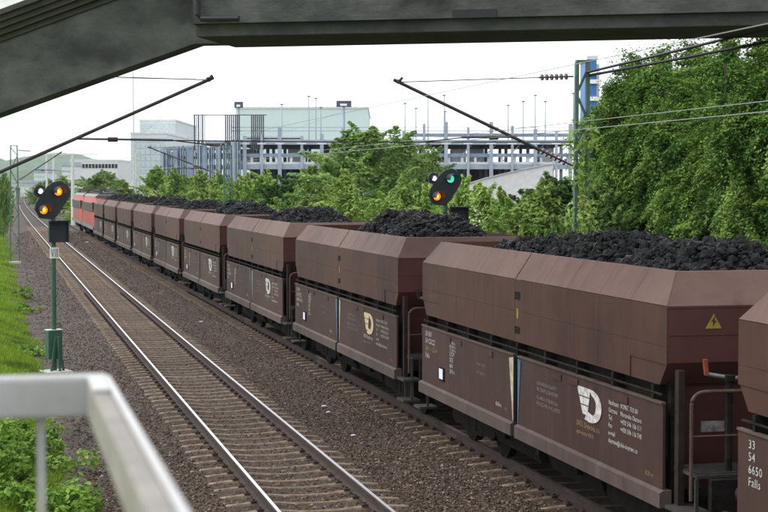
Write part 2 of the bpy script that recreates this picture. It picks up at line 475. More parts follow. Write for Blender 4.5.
# ------------------------------------------------------------------ tracks
def rail_mesh(x, darkened):
    pr = [(-0.075, -0.172), (0.075, -0.172), (0.075, -0.155), (0.012, -0.135), (0.01, -0.048), (0.036, -0.038), (0.036, -0.010), (0.025, 0.0), (-0.025, 0.0), (-0.036, -0.010), (-0.036, -0.038), (-0.01, -0.048), (-0.012, -0.135), (-0.075, -0.155)]
    n = len(pr); bb = MB()
    for y in YS:
        for px, pz in pr: bb.v.append((x + px + bend(y), y, pz))
    for i in range(len(YS) - 1):
        for j in range(n):
            bb.f.append((i * n + j, i * n + (j + 1) % n, (i + 1) * n + (j + 1) % n, (i + 1) * n + j))
            bb.m.append(1 if j == 7 else 0)
    bb.f.append(tuple(range(n))); bb.m.append(0)
    return bb.mesh('rail', ['rail_rust', 'rail_dark_reflection' if darkened else 'rail_head'])
def sleeper_mesh():
    bb = MB()
    secs = [(-1.3, 0.10, -0.195), (-1.27, 0.13, -0.178), (-0.95, 0.15, -0.168), (-0.6, 0.15, -0.17), (-0.3, 0.12, -0.198), (0, 0.11, -0.203), (0.3, 0.12, -0.198), (0.6, 0.15, -0.17), (0.95, 0.15, -0.168), (1.27, 0.13, -0.178), (1.3, 0.10, -0.195)]
    for x, w, z in secs:
        w *= 0.36; z += 0.001 - 0.02 * max(0, abs(x) - 1.0) / 0.3
        for yy, zz in ((-w - 0.05, -0.33), (-w, z - 0.01), (-w + 0.02, z), (w - 0.02, z), (w, z - 0.01), (w + 0.05, -0.33)):
            bb.v.append((x, yy, zz))
    for i in range(len(secs) - 1):
        for j in range(5):
            a = i * 6 + j; bb.f.append((a, a + 1, a + 7, a + 6)); bb.m.append(0)
    bb.f += [tuple(range(6)), tuple(range(len(bb.v) - 6, len(bb.v)))]; bb.m += [0, 0]
    return bb.mesh('sleeper', 'sleeper')
SLM = sleeper_mesh()
def clip_mesh(cx, y0, y1, step):
    bb = MB()
    y = y0
    while y < y1:
        for r in (-0.7535, 0.7535):
            for s in (-1, 1):
                x = cx + r + s * 0.115
                bb.box(x - 0.045, x + 0.045, y - 0.055, y + 0.055, -0.172, -0.135)
                bb.box(x - 0.018, x + 0.018, y - 0.018, y + 0.018, -0.135, -0.11)
        y += step
    return bb.mesh('rail_clips', 'rail_rust')
def track(cx, label, n, darkened):
    t = thing('railway_track', label, 'railway track', (cx, 0, 0), group='railway tracks')
    for s in (-1, 1):
        o = link('rail', rail_mesh(s * 0.7535, darkened), t)
    y = 9.0
    for i in range(n):
        o = bpy.data.objects.new('sleeper', SLM); col.objects.link(o); o.parent = t
        o.location = (bend(y) + random.uniform(-.02, .02), y + random.uniform(-.02, .02), random.uniform(-.006, .006))
        o.rotation_euler = (0, 0, random.uniform(-.008, .008))
        y += 0.615
    link('rail_clips', clip_mesh(0, 9.0, 70, 0.615), t, kind='stuff')
    return t
track(X1, 'empty railway track with shiny rails on concrete sleepers beside the coal train', 290, False)
track(X2, 'railway track with dull rails beneath the coal train', 230, True)

# ------------------------------------------------------------------ coal hopper wagon (local y: + is away from the viewer)
HL, HW = 5.38, 1.5                       # half length and half width of the body
PITCH_W = 12.57
def loop(z, l, w):
    return [(-w, -l, z), (w, -l, z), (w, l, z), (-w, l, z)]
def loft(bb, loops, mi=None, close_top=True, close_bot=True):
    o = len(bb.v)
    for lp in loops: bb.v += lp
    for i in range(len(loops) - 1):
        for j in range(4):
            bb.f.append((o + i * 4 + j, o + i * 4 + (j + 1) % 4, o + (i + 1) * 4 + (j + 1) % 4, o + (i + 1) * 4 + j))
            m = 0
            if mi: m = mi[i] if isinstance(mi[i], int) else mi[i][j]
            bb.m.append(m)
    if close_bot: bb.f.append((o + 3, o + 2, o + 1, o)); bb.m.append(0)
    if close_top: t = o + 4 * (len(loops) - 1); bb.f.append((t, t + 1, t + 2, t + 3)); bb.m.append(0)

RIMZ, SHZ, LOWZ = 3.428, 3.056, 2.152
RIN, REN = 0.25, 0.34                     # rim set in: sides, ends
def plate(y0, y1, side, z0, z1, x0, x1, seed, t=0.012, nx=5, nz=4, dent=0.006, m='wagon_brown', name='side_plate'):
    """one dented hopper plate on the viewer's side; x0/x1 = x at z0/z1"""
    r = random.Random(seed)
    bb = MB()
    for layer in (0, 1):
        for i in range(nx + 1):
            for j in range(nz + 1):
                y = y0 + (y1 - y0) * i / nx; f = j / nz
                z = z0 + (z1 - z0) * f; x = x0 + (x1 - x0) * f
                edge = i in (0, nx) or j in (0, nz)
                d = r.uniform(-dent, dent) * (0.12 if edge else 1.0)
                if layer == 0: bb.v.append((side * (x + t + d), y, z + (d * 0.5)))
                else: bb.v.append((side * (x - 0.004), y, z))
    k = (nx + 1) * (nz + 1)
    for i in range(nx):
        for j in range(nz):
            a = i * (nz + 1) + j
            bb.f.append((a, a + nz + 1, a + nz + 2, a + 1)); bb.m.append(0)
    rim = [i * (nz + 1) for i in range(nx + 1)] + [nx * (nz + 1) + j for j in range(1, nz + 1)] + [i * (nz + 1) + nz for i in range(nx - 1, -1, -1)] + [j for j in range(nz - 1, 0, -1)]
    o = len(bb.v); bb.v += [bb.v[a] for a in rim] + [bb.v[a + k] for a in rim]; nr = len(rim)
    for q in range(nr):
        bb.f.append((o + q, o + (q + 1) % nr, o + nr + (q + 1) % nr, o + nr + q)); bb.m.append(0)
    me = bb.mesh(name, m)
    for q in range(nx * nz): me.polygons[q].use_smooth = True
    return me

# lettering frames: text runs from far to near on the -x side
LROT = Matrix(((0, 0, -1), (-1, 0, 0), (0, 1, 0))).to_euler()    # text x -> -y, text y -> z, normal -> -x
SIDEX = -HW - 0.034
TXT = {}
def letter(parent, s, y, z, size, m='letter_white', squeeze=1.0):
    key = (s, size, m, squeeze)
    if key not in TXT: TXT[key] = text_mesh(s, size, m, squeeze=squeeze)
    return link('lettering', TXT[key], parent, loc=(SIDEX - 0.003, y, z), rot=LROT)

def logo_meshes():
    """wing and D emblem, u to the right as read (0..0.9), v up (0..0.42)"""
    fn = lambda u, v, d: (u, v, d)
    white = MB()
    for k, (v0, v1) in enumerate(((0.31, 0.42), (0.205, 0.295), (0.08, 0.19))):
        a0 = 0.02 + (0.42 - v0) * 0.62; a1 = 0.02 + (0.42 - v1) * 0.62
        e0 = 0.50 - (0.42 - v0) * 0.28; e1 = 0.50 - (0.42 - v1) * 0.28
        white.prism([(a0, v0), (e0, v0), (e1, v1), (a1, v1)], fn, 0, 0.003)
    n = 14
    outer = [(0.46 + 0.43 * math.sin(math.pi * i / n) ** 0.8, 0.21 + 0.21 * math.cos(math.pi * i / n)) for i in range(n + 1)]
    inner = [(0.56 + 0.14 * math.sin(math.pi * i / n), 0.22 + 0.12 * math.cos(math.pi * i / n)) for i in range(n + 1)]
    for i in range(n):
        white.prism([outer[i], outer[i + 1], inner[i + 1], inner[i]], fn, 0, 0.003)
    white.prism([(0.46, 0.0), (0.56, 0.10), (0.40, 0.13), (0.30, 0.02)], fn, 0, 0.0025)
    return white
LOGO = {m: logo_meshes().mesh('emblem', m) for m in ('letter_white', 'logo_cream')}

def tri_sign(bb_scale=1.0):
    fn = lambda u, v, d: (u, d, v)
    a = MB().prism([(-0.10, 0), (0.10, 0), (0, 0.165)], fn, 0, -0.006)
    return a
_shared = {}
def shared(key, fn):
    if key not in _shared: _shared[key] = fn()
    return _shared[key]
YC = [-HL, -4.3, -3.25, -2.1, -1.1, -0.13, 0.13, 1.15, 2.2, 3.2, 4.35, HL]

def wheelset(bb_parent, y):
    for s in (-1, 1):
        w = MB()
        w.tube([(s * 0.70, y, 0.46), (s * 0.83, y, 0.46)], 0.46, 20)
        w.tube([(s * 0.83, y, 0.46), (s * 0.90, y, 0.46)], 0.16, 12)
        o = w.build('wheel', 'undergear', bb_parent)

def make_wagon(label, first, number, edge_style, logo_m, gold):
    w = thing('coal_hopper_wagon', label, 'freight wagon', group='coal hopper wagons of the train')
    # --- hopper
    def hop():
        bb = MB()
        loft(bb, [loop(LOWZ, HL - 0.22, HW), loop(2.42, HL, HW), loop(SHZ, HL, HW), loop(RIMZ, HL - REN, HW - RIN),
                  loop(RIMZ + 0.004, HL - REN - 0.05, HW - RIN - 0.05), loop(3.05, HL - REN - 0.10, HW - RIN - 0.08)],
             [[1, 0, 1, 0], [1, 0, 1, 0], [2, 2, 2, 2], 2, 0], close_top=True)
        return bb.mesh('hopper', ['wagon_brown', 'wagon_red', 'wagon_slope_lit'])
    hopper = link('hopper', shared('hopper', hop), w)
    for i in range(len(YC) - 1):
        y0, y1 = YC[i] + 0.0015, YC[i + 1] - 0.0015
        if i == 5: continue
        e0 = 0.20 if i == 0 else 0.0; e1 = 0.20 if i == len(YC) - 2 else 0.0
        for q, (z0, z1, a, c) in enumerate(((LOWZ + 0.005, 2.60, HW, HW), (2.603, SHZ - 0.003, HW, HW))):
            zz0 = z0 if q or not (e0 or e1) else 2.40
            link('side_plate', shared(('pl', i, q), lambda: plate(y0, y1, -1, zz0, z1, a, c, i * 10 + q)), hopper)
        sy0 = y0 + (REN if i == 0 else 0) * 0.0; sy1 = y1
        def slope():
            r = random.Random(i + 77); bb = MB(); nx, nz = 5, 4
            for layer in (0, 1):
                for ii in range(nx + 1):
                    for jj in range(nz + 1):
                        f = jj / nz
                        ya = y0 + (REN * f if i == 0 else 0); yb = y1 - (REN * f if i == len(YC) - 2 else 0)
                        y = ya + (yb - ya) * ii / nx
                        x = HW - RIN * f; z = SHZ + (RIMZ - SHZ) * f
                        d = r.uniform(-0.012, 0.010) * (0.15 if jj == 0 or ii in (0, nx) else 1)
                        off = 0.012 + d if layer == 0 else -0.004
                        bb.v.append((-(x + off * 0.83), y, z + off * 0.55))
            k2 = (nx + 1) * (nz + 1)
            for ii in range(nx):
                for jj in range(nz):
                    a2 = ii * (nz + 1) + jj; bb.f.append((a2, a2 + nz + 1, a2 + nz + 2, a2 + 1)); bb.m.append(0)
            rim = [ii * (nz + 1) for ii in range(nx + 1)] + [nx * (nz + 1) + jj for jj in range(1, nz + 1)] + [ii * (nz + 1) + nz for ii in range(nx - 1, -1, -1)] + list(range(nz - 1, 0, -1))
            o2 = len(bb.v); bb.v += [bb.v[a2] for a2 in rim] + [bb.v[a2 + k2] for a2 in rim]; nr = len(rim)
            for q2 in range(nr):
                bb.f.append((o2 + q2, o2 + (q2 + 1) % nr, o2 + nr + (q2 + 1) % nr, o2 + nr + q2)); bb.m.append(0)
            me = bb.mesh('slope_plate', 'wagon_slope_lit')
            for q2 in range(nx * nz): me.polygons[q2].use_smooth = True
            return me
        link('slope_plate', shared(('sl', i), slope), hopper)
    def centre_strip():
        bb = MB()
        for z0, z1 in ((LOWZ + .005, 2.27), (2.38, 2.76), (2.88, SHZ)):
            bb.box(-HW - 0.010, -HW + 0.004, -0.127, 0.127, z0, z1)
        return bb.mesh('centre_strap', 'wagon_brown')
    link('centre_strap', shared('strap', centre_strip), hopper)
    def slots():
        bb = MB()
        for z0, z1 in ((2.275, 2.375), (2.765, 2.875)): bb.box(-HW - 0.003, -HW + 0.02, -0.125, 0.125, z0, z1)
        return bb.mesh('slot', 'undergear')  # near-black fill painted in for the darkness inside the openings
    link('slot', shared('slots', slots), hopper)
    link('yellow_mark', shared('ym', lambda: MB().box(-HW - 0.013, -HW - 0.010, -0.03, 0.03, 2.50, 2.64).mesh('yellow_mark', 'sign_yellow')), hopper)
    def endseam():
        bb = MB()
        bb.box(-HW + .02, HW - .02, -HL - 0.008, -HL + 0.01, 2.725, 2.74)
        bb.box(-HW - .008, HW + .008, -HL - 0.010, -HL + 0.01, SHZ - 0.02, SHZ + 0.004)
        return bb.mesh('end_seam', 'wagon_red')
    link('end_seam', shared('es', endseam), hopper)
    sg = link('warning_sign', shared('ws', lambda: tri_sign().mesh('warning_sign', 'sign_yellow')), hopper, loc=(-0.95, -HL - 0.004, 2.80))
    def bolt():
        fn = lambda u, v, d: (u, d, v)
        return MB().prism([(0.018, 0.145), (-0.03, 0.075), (-0.002, 0.08), (-0.012, 0.025), (0.034, 0.09), (0.006, 0.088)], fn, -0.007, -0.010).mesh('bolt_mark', 'sign_black')
    link('bolt_mark', shared('bm', bolt), sg)
    # --- rod and brackets in the slot between hopper and doors
    def rod():
        bb = MB().tube([(-HW - 0.01, -HL + .1, 2.05), (-HW - 0.01, HL - .1, 2.05)], 0.016, 6)
        for y in np.arange(-5.0, 5.1, 1.25): bb.box(-HW - 0.02, -HW + 0.2, y - 0.03, y + 0.03, 1.95, 2.14)
        return bb.mesh('locking_rod', 'undergear')
    link('locking_rod', shared('rod', rod), w)
    # --- inner funnel body (dark) behind the doors
    def funnel():
        bb = MB()
        loft(bb, [loop(0.86, 4.75, 1.15), loop(1.3, 4.9, 1.3), loop(2.20, HL - 0.26, HW - 0.12)], [[1, 0, 1, 0], [1, 0, 1, 0]])
        return bb.mesh('funnel', ['undergear', 'wagon_red'])
    link('funnel', shared('funnel', funnel), w)
    def chute():  # added to block light passing beneath the wagon from the far side
        fn = lambda u, v, d: (u, d, v)
        bb = MB()
        for y0, y1 in ((-2.35, -0.25), (0.25, 2.35)):
            bb.prism([(-1.25, 0.85), (1.25, 0.85), (1.05, 0.34), (0.25, 0.26), (-0.25, 0.26), (-1.05, 0.34)], fn, y0, y1)
        return bb.mesh('light_blocking_chute', 'undergear')
    link('light_blocking_chute', shared('chute', chute), w)
    link('far_side_wall', shared('fsw', lambda: MB().box(HW - 0.03, HW + 0.03, -HL + .05, HL - .05, 0.785, 1.95).mesh('far_side_wall', 'wagon_lower')), w)
    # --- two discharge doors and the sill
    for s, y0, y1 in ((1, 0.09, HL - 0.05), (-1, -HL + 0.05, -0.09)):
        def door():
            bb = MB()
            n = 8; r = random.Random(5 + s)
            for layer in (0, 1):
                for i in range(n + 1):
                    for z in (0.985, 1.3, 1.62, 1.947):
                        bb.v.append((-HW - (0.030 + (r.uniform(-.003, .003) if layer == 0 else -0.036)), y0 + (y1 - y0) * i / n, z))
            k2 = (n + 1) * 4
            for i in range(n):
                for j in range(3):
                    a = i * 4 + j
                    bb.f += [(a, a + 4, a + 5, a + 1), (k2 + a, k2 + a + 1, k2 + a + 5, k2 + a + 4)]; bb.m += [0, 0]
            rim = [i * 4 for i in range(n + 1)] + [n * 4 + 1, n * 4 + 2] + [i * 4 + 3 for i in range(n, -1, -1)] + [2, 1]
            for q in range(len(rim)):
                a, c = rim[q], rim[(q + 1) % len(rim)]
                bb.f.append((a, c, c + k2, a + k2)); bb.m.append(0)
            return bb.mesh('discharge_door', 'wagon_lower')
        d = link('discharge_door', shared(('door', s), door), w)
        def lip():
            return MB().box(-HW - 0.048, -HW + 0.01, y0, y1, 1.949, 1.972).mesh('door_lip', 'sill_paint')
        link('door_lip', shared(('lip', s), lip), d)
        def sill():
            fn = lambda u, v, dd: (u, dd, v)
            return MB().prism([(-HW - 0.085, 0.785), (-HW + 0.06, 0.785), (-HW + 0.06, 0.982), (-HW - 0.035, 0.982), (-HW - 0.085, 0.955)], fn, y0 - (0.0 if s > 0 else 0.05), y1 + (0.05 if s > 0 else 0)).mesh('sill', 'sill_paint')
        link('sill', shared(('sill', s), sill), w)
        # hinge pads and recessed plates
        for q, (yy, zz) in enumerate(((y0 + 1.2, 1.86), (y1 - 1.7, 1.86), (y0 + 2.9, 1.87))):
            link('door_pad', shared('pad', lambda: MB().box(-0.012, 0.004, -0.17, 0.17, -0.045, 0.045).mesh('door_pad', 'wagon_brown')), d, loc=(-HW - 0.033, yy, zz))
    if edge_style:
        a, c = ('edge_white', 'edge_blue') if edge_style == 1 else ('edge_blue', 'edge_white')
        fn = lambda u, v, dd: (dd, u, v)
        link('edge_stripe', MB().prism([(0.10, 1.0), (0.12, 1.0), (0.30, 1.9), (0.10, 1.93)], fn, SIDEX - 0.002, SIDEX - 0.006).mesh('edge_stripe', a), w)
        link('edge_stripe', MB().prism([(-0.10, 1.0), (-0.13, 1.0), (-0.24, 1.9), (-0.10, 1.93)], fn, SIDEX - 0.002, SIDEX - 0.006).mesh('edge_stripe', c), w)
    # --- lettering: far door
    for i, s_ in enumerate(number):
        letter(w, s_, 5.08, 1.80 - i * 0.125, 0.125, 'letter_gold' if (gold and i == 2) else 'letter_white', 1.15)
    for i, s_ in enumerate(('A 00.0 t', 'B 00.0 t', 'C 00.0 t')): letter(w, s_, 3.52, 1.80 - i * 0.06, 0.065, 'letter_white', 1.6)
    for i, s_ in enumerate(('CCM', 'SCE', '665', '24.3 t')): letter(w, s_, 3.52, 1.60 - i * 0.095, 0.10, 'letter_white', 1.2)
    for i, s_ in enumerate(('max 120', '6.5 m/m')): letter(w, s_, 1.95, 1.62 - i * 0.13, 0.075, 'letter_faint', 1.5)
    letter(w, '8.20 m', 0.95, 1.12, 0.085, 'letter_white', 1.1)
    letter(w, 'R.PV', 0.52, 1.10, 0.06, 'letter_faint', 1.1)
    pl = link('placard_holder', shared('ph', lambda: MB().box(-0.02, 0.0, -0.14, 0.14, 0, 0.22).mesh('placard_holder', 'undergear')), w, loc=(SIDEX, 3.98, 1.13))
    link('placard', shared('pc', lambda: MB().box(-0.026, -0.021, -0.10, 0.12, 0.03, 0.20).mesh('placard', 'placard')), pl)
    # --- lettering: near door
    for i, s_ in enumerate(('UZAVRENI KLAPKY', 'RUCNIM UZAVEREM', 'KLAPKA OTEVRENA', 'POUZE PRI VYKLADCE')):
        letter(w, s_, -0.95, 1.66 - i * 0.085 - (0.03 if i > 1 else 0), 0.072, 'letter_faint', 1.25)
    link('emblem', LOGO[logo_m], w, loc=(SIDEX - 0.002, -2.55, 1.42), rot=LROT)
    letter(w, 'OKD, Doprava, a.s.', -2.55, 1.33, 0.10, 'letter_gold' if gold else 'letter_white', 0.98)
    letter(w, 'spolecnost OKD', -2.55, 1.23, 0.07, 'letter_gold' if gold else 'letter_faint', 1.2)
    for i, (a, c) in enumerate((('Nadrazni', '9/2967, 702 00'), ('Ostrava', 'Moravska Ostrava'), ('Tel.', '+420 596 166 111'), ('Fax', '+420 596 116 748'), ('e-mail', ''), ('doprava@okd-doprava.cz', ''))):
        letter(w, a, -3.68, 1.74 - i * 0.093, 0.082, 'letter_white', 1.0)
        if c: letter(w, c, -4.07, 1.74 - i * 0.093, 0.082, 'letter_white', 1.0)
    letter(w, '8.20 m', -4.85, 1.08, 0.075, 'letter_gold', 1.0)
    # --- underframe
    def under():
        bb = MB()
        bb.box(-0.95, 0.95, -6.0, 5.45, 0.80, 0.855)
        bb.box(-0.22, 0.22, -6.0, 5.45, 0.55, 0.80)
        for y in (-1.6, 0.0, 1.6): bb.box(-1.2, 1.2, y - 0.06, y + 0.06, 0.5, 0.82)
        for y in (-0.9, 0.9): bb.tube([(-0.8, y, 0.55), (0.5, y, 0.55)], 0.17, 10)
        bb.box(-1.1, 1.1, 5.42, 5.50, 0.84, 1.22)
        bb.box(-1.25, 1.25, -6.02, -5.93, 0.86, 1.20)
        return bb.mesh('underframe', 'undergear')
    link('underframe', shared('under', under), w)
    for yb in (-3.7, 3.7):
        def bog():
            bb = MB()
            for s in (-1, 1):
                fn = lambda u, v, dd: (dd, u, v)
                bb.prism([(-1.25, 0.40), (-1.05, 0.30), (-0.75, 0.34), (-0.45, 0.28), (0.45, 0.28), (0.75, 0.34), (1.05, 0.30), (1.25, 0.40), (1.2, 0.66), (0.5, 0.74), (-0.5, 0.74), (-1.2, 0.66)], fn, s * 0.93, s * 1.08)
                for y in (-0.2, 0.2): bb.tube([(s * 1.0, y, 0.34), (s * 1.0, y, 0.62)], 0.10, 8)
            bb.box(-0.93, 0.93, -0.2, 0.2, 0.42, 0.60)
            return bb.mesh('bogie', 'undergear')
        bo = link('bogie', shared('bog', bog), w, loc=(0, yb, 0))
        for y in (-0.9, 0.9):
            for s in (-1, 1):
                def whl():
                    ww = MB().tube([(s * 0.70, 0, 0), (s * 0.83, 0, 0)], 0.46, 20)
                    ww.tube([(s * 0.83, 0, 0), (s * 1.0, 0, 0)], 0.13, 10)
                    return ww.mesh('wheel', 'undergear')
                link('wheel', shared(('whl', s), whl), bo, loc=(0, y, 0.46))
    # --- buffers, coupling
    def buf():
        bb = MB().tube([(0, 0, 0), (0, 0.34, 0)], 0.105, 12)
        bb.tube([(0, 0.34, 0), (0, 0.52, 0)], 0.075, 12)
        bb.tube([(0, 0.52, 0), (0, 0.56, 0)], 0.225, 20)
        return bb.mesh('buffer', 'step_metal')
    for s, y in ((1, 5.48), (-1, -6.02)):
        for x in (-0.875, 0.875):
            link('buffer', shared('buf', buf), w, loc=(x, y, 1.04), rot=(0, 0, 0 if s > 0 else math.pi))
    def hook():
        bb = MB().tube([(0, 0, 1.02), (0, 0.3, 1.02), (0, 0.36, 0.95)], 0.045, 8)
        bb.tube([(0, 0.34, 0.98), (0.03, 0.42, 0.66), (0, 0.5, 0.98)], 0.025, 6)
        return bb.mesh('coupling', 'undergear')
    link('coupling', shared('hook', hook), w, loc=(0, 5.5, 0))
    link('coupling', shared('hook', hook), w, loc=(0, -6.03, 0), rot=(0, 0, math.pi))
    # --- brakeman's platform at the near end
    def plat():
        bb = MB().box(-1.38, 1.38, -5.92, -5.30, 1.205, 1.24)
        for y in np.arange(-5.88, -5.3, 0.09): bb.box(-1.38, 1.38, y, y + 0.03, 1.24, 1.258)
        return bb.mesh('platform', 'step_metal')
    link('platform', shared('plat', plat), w)
    for x, y, t, m in ((-1.40, -5.50, 0.075, 'post_shade_brown'), (-1.36, -5.18, 0.055, 'undergear'), (1.40, -5.50, 0.075, 'post_shade_brown')):
        link('corner_post', shared(('cp', t, m), lambda: MB().box(-t / 2, t / 2, -t * 0.7, t * 0.7, 0.80, 2.35).mesh('corner_post', m)), w, loc=(x, y, 0))
    def hand():
        pts = [(-1.42, -5.86, 0.95), (-1.42, -5.86, 2.02)]
        for k in range(1, 6):
            a = math.pi / 2 * k / 5
            pts.append((-1.42 + 0.16 * (1 - math.cos(a)), -5.86, 2.02 + 0.13 * math.sin(a)))
        pts += [(0.3, -5.86, 2.15)]
        bb = MB().tube(pts, 0.022, 8)
        bb.tube([(0.3, -5.86, 2.15), (0.3, -5.86, 1.24)], 0.022, 8)
        bb.tube([(-1.4, -5.86, 1.66), (0.3, -5.86, 1.66)], 0.012, 6)
        return bb.mesh('handrail', 'rust_post')
    link('handrail', shared('hand', hand), w)
    def brake():
        bb = MB().tube([(-0.95, -5.80, 0.9), (-0.95, -5.80, 2.26)], 0.045, 8)
        bb.tube([(-0.95, -5.80, 2.26), (-0.95, -5.80, 2.32)], 0.07, 8)
        return bb.mesh('brake_column', 'undergear')
    bc = link('brake_column', shared('brake', brake), w)
    def crank():
        bb = MB().tube([(-1.22, -5.80, 2.34), (-0.95, -5.80, 2.29), (-0.68, -5.80, 2.27)], 0.022, 8)
        return bb.mesh('brake_crank', 'steel_grey')
    link('brake_crank', shared('crank', crank), bc)
    def hnd():
        return MB().tube([(-1.22, -5.80, 2.33), (-1.24, -5.80, 2.50)], 0.03, 8).mesh('crank_grip', 'handle_orange' if edge_style == 1 else 'post_shade_brown')
    gm = 'handle_orange' if edge_style == 1 else 'post_shade_brown'
    link('crank_grip', shared(('hnd', gm), hnd), bc)
    link('crank_grip', shared(('hnd2', gm), lambda: MB().tube([(-0.86, -5.80, 2.285), (-0.60, -5.80, 2.25)], 0.03, 8).mesh('crank_grip', gm)), bc)
    def steps():
        bb = MB()
        for z in (0.42, 0.80): bb.box(-1.55, -1.22, -5.95, -5.45, z, z + 0.04)
        for y in (-5.93, -5.48): bb.box(-1.40, -1.36, y, y + 0.03, 0.42, 1.2)
        return bb.mesh('step', 'step_metal')
    link('step', shared('steps', steps), w)
    def step2():
        bb = MB().box(-1.55, -1.22, 5.45, 5.85, 0.45, 0.49)
        bb.box(-1.40, -1.36, 5.5, 5.53, 0.49, 0.9)
        return bb.mesh('step', 'step_metal')
    link('step', shared('step2', step2), w)
    link('brake_valve', shared('bv', lambda: MB().box(-0.45, -0.25, -5.99, -5.86, 1.27, 1.47).mesh('brake_valve', 'handle_orange')), w)
    link('end_plate', shared('ep', lambda: MB().box(-1.0, -0.72, -5.20, -5.17, 1.60, 1.72).mesh('end_plate', 'letter_faint')), w)
    return w

ordinal = ['nearest coal hopper wagon, cut off by the right edge with number 33 54', 'large near coal hopper wagon with blue edge stripe on its right door',
           'coal hopper wagon with cream emblem, next after the one with blue stripe', 'third whole coal hopper wagon from the right, in front of the tall tree',
           'fourth whole coal hopper wagon counted from the right', 'fifth whole coal hopper wagon counted from the right', 'sixth whole coal hopper wagon counted from the right',
           'third coal hopper wagon behind the red locomotives', 'second coal hopper wagon behind the red locomotives', 'dusty reddish coal hopper wagon coupled to the red locomotive']
NUMS = [('33', '54', '6650', 'Falls'), ('33 RIV', '54 CDCZ', '665 1 123-4', 'Falls'), ('33 RIV', '54 CDCZ', '665 0 617-3', 'Falls'), ('33 RIV', '54 CDCZ', '665 0 248-5', 'Falls')]
WY = []
first_far = 15.12
for i in range(10):
    cy = first_far + i * PITCH_W - HL
    w = make_wagon(ordinal[i], i == 0, NUMS[i] if i < 4 else NUMS[3], (0, 1, 2, 2)[i] if i < 4 else 0, 'logo_cream' if i == 2 else 'letter_white', i == 1)
    w.location = (X2, cy, 0)
    WY.append(cy)

# ------------------------------------------------------------------ coal loads
def coal_mesh(seed, peaks, nl=8000):
    r = np.random.default_rng(seed)
    ico_v = []; ph = (1 + 5 ** 0.5) / 2
    for a in (-1, 1):
        for c in (-ph, ph): ico_v += [(0, a, c), (a, c, 0), (c, 0, a)]
    ico_v = np.array(ico_v, float); ico_v /= np.linalg.norm(ico_v[0])
    bm = bmesh.new()
    for p in ico_v: bm.verts.new(p)
    bmesh.ops.convex_hull(bm, input=bm.verts)
    bm.verts.index_update()
    ico_v = np.array([v.co[:] for v in bm.verts]); ico_f = np.array([[v.index for v in f.verts] for f in bm.faces]); bm.free()
    Lx, Ly = HW - RIN - 0.09, HL - REN - 0.11
    def h(x, y):
        z = np.zeros_like(x)
        for py, hh, sg in peaks: z = np.maximum(z, hh * np.exp(-((y - py) / sg) ** 2))
        edge = np.clip((Lx - np.abs(x)) / 0.75, 0, 1) ** 0.8 * np.clip((Ly - np.abs(y)) / 0.9, 0, 1) ** 0.8
        return 3.12 + z * edge
    gx = np.linspace(-Lx, Lx, 14); gy_ = np.linspace(-Ly, Ly, 50)
    GX, GY = np.meshgrid(gx, gy_, indexing='ij')
    GZ = h(GX, GY) - 0.05
    gv = np.stack([GX, GY, GZ], 2).reshape(-1, 3)
    gf = []
    for i in range(13):
        for j in range(49):
            a = i * 50 + j
            gf += [(a, a + 50, a + 51), (a, a + 51, a + 1)]
    x = r.uniform(-Lx + .03, Lx - .03, nl); y = r.uniform(-Ly + .03, Ly - .03, nl)
    s = 0.020 + 0.082 * r.random(nl) ** 3.6
    V = ico_v[None] * r.uniform(0.78, 1.15, (nl, 12, 1)) * r.uniform(0.65, 1.3, (nl, 1, 3)) * s[:, None, None]
    th = r.uniform(0, 6.28, nl); c, sn = np.cos(th)[:, None], np.sin(th)[:, None]
    V = np.stack([V[:, :, 0] * c - V[:, :, 1] * sn, V[:, :, 0] * sn + V[:, :, 1] * c, V[:, :, 2]], 2)
    V += np.stack([x, y, h(x, y) + r.uniform(-0.04, 0.05, nl)], 1)[:, None, :]
    F = (ico_f[None] + (np.arange(nl) * 12)[:, None, None]).reshape(-1, 3) + len(gv)
    return np_mesh('coal_load', np.vstack([gv, V.reshape(-1, 3)]), np.vstack([np.array(gf), F]), 'coal')
COAL = [coal_mesh(1, [(-3.2, 0.52, 1.9), (-0.3, 0.55, 1.6), (1.9, 0.44, 1.3), (3.4, 0.34, 0.9)]),
        coal_mesh(2, [(0.1, 0.68, 1.25), (-2.4, 0.62, 1.7)]),
        coal_mesh(3, [(0.6, 0.56, 1.2), (-1.9, 0.62, 1.5)])]
for i, cy in enumerate(WY):
    o = link('coal_load', COAL[(0, 0, 1, 2, 1, 2, 1, 2, 1, 2)[i]], loc=(X2, cy, 0), kind='stuff', label='heap of black coal lumps in the ' + ordinal[i].split(',')[0], cat='coal', group='coal loads in the wagons')

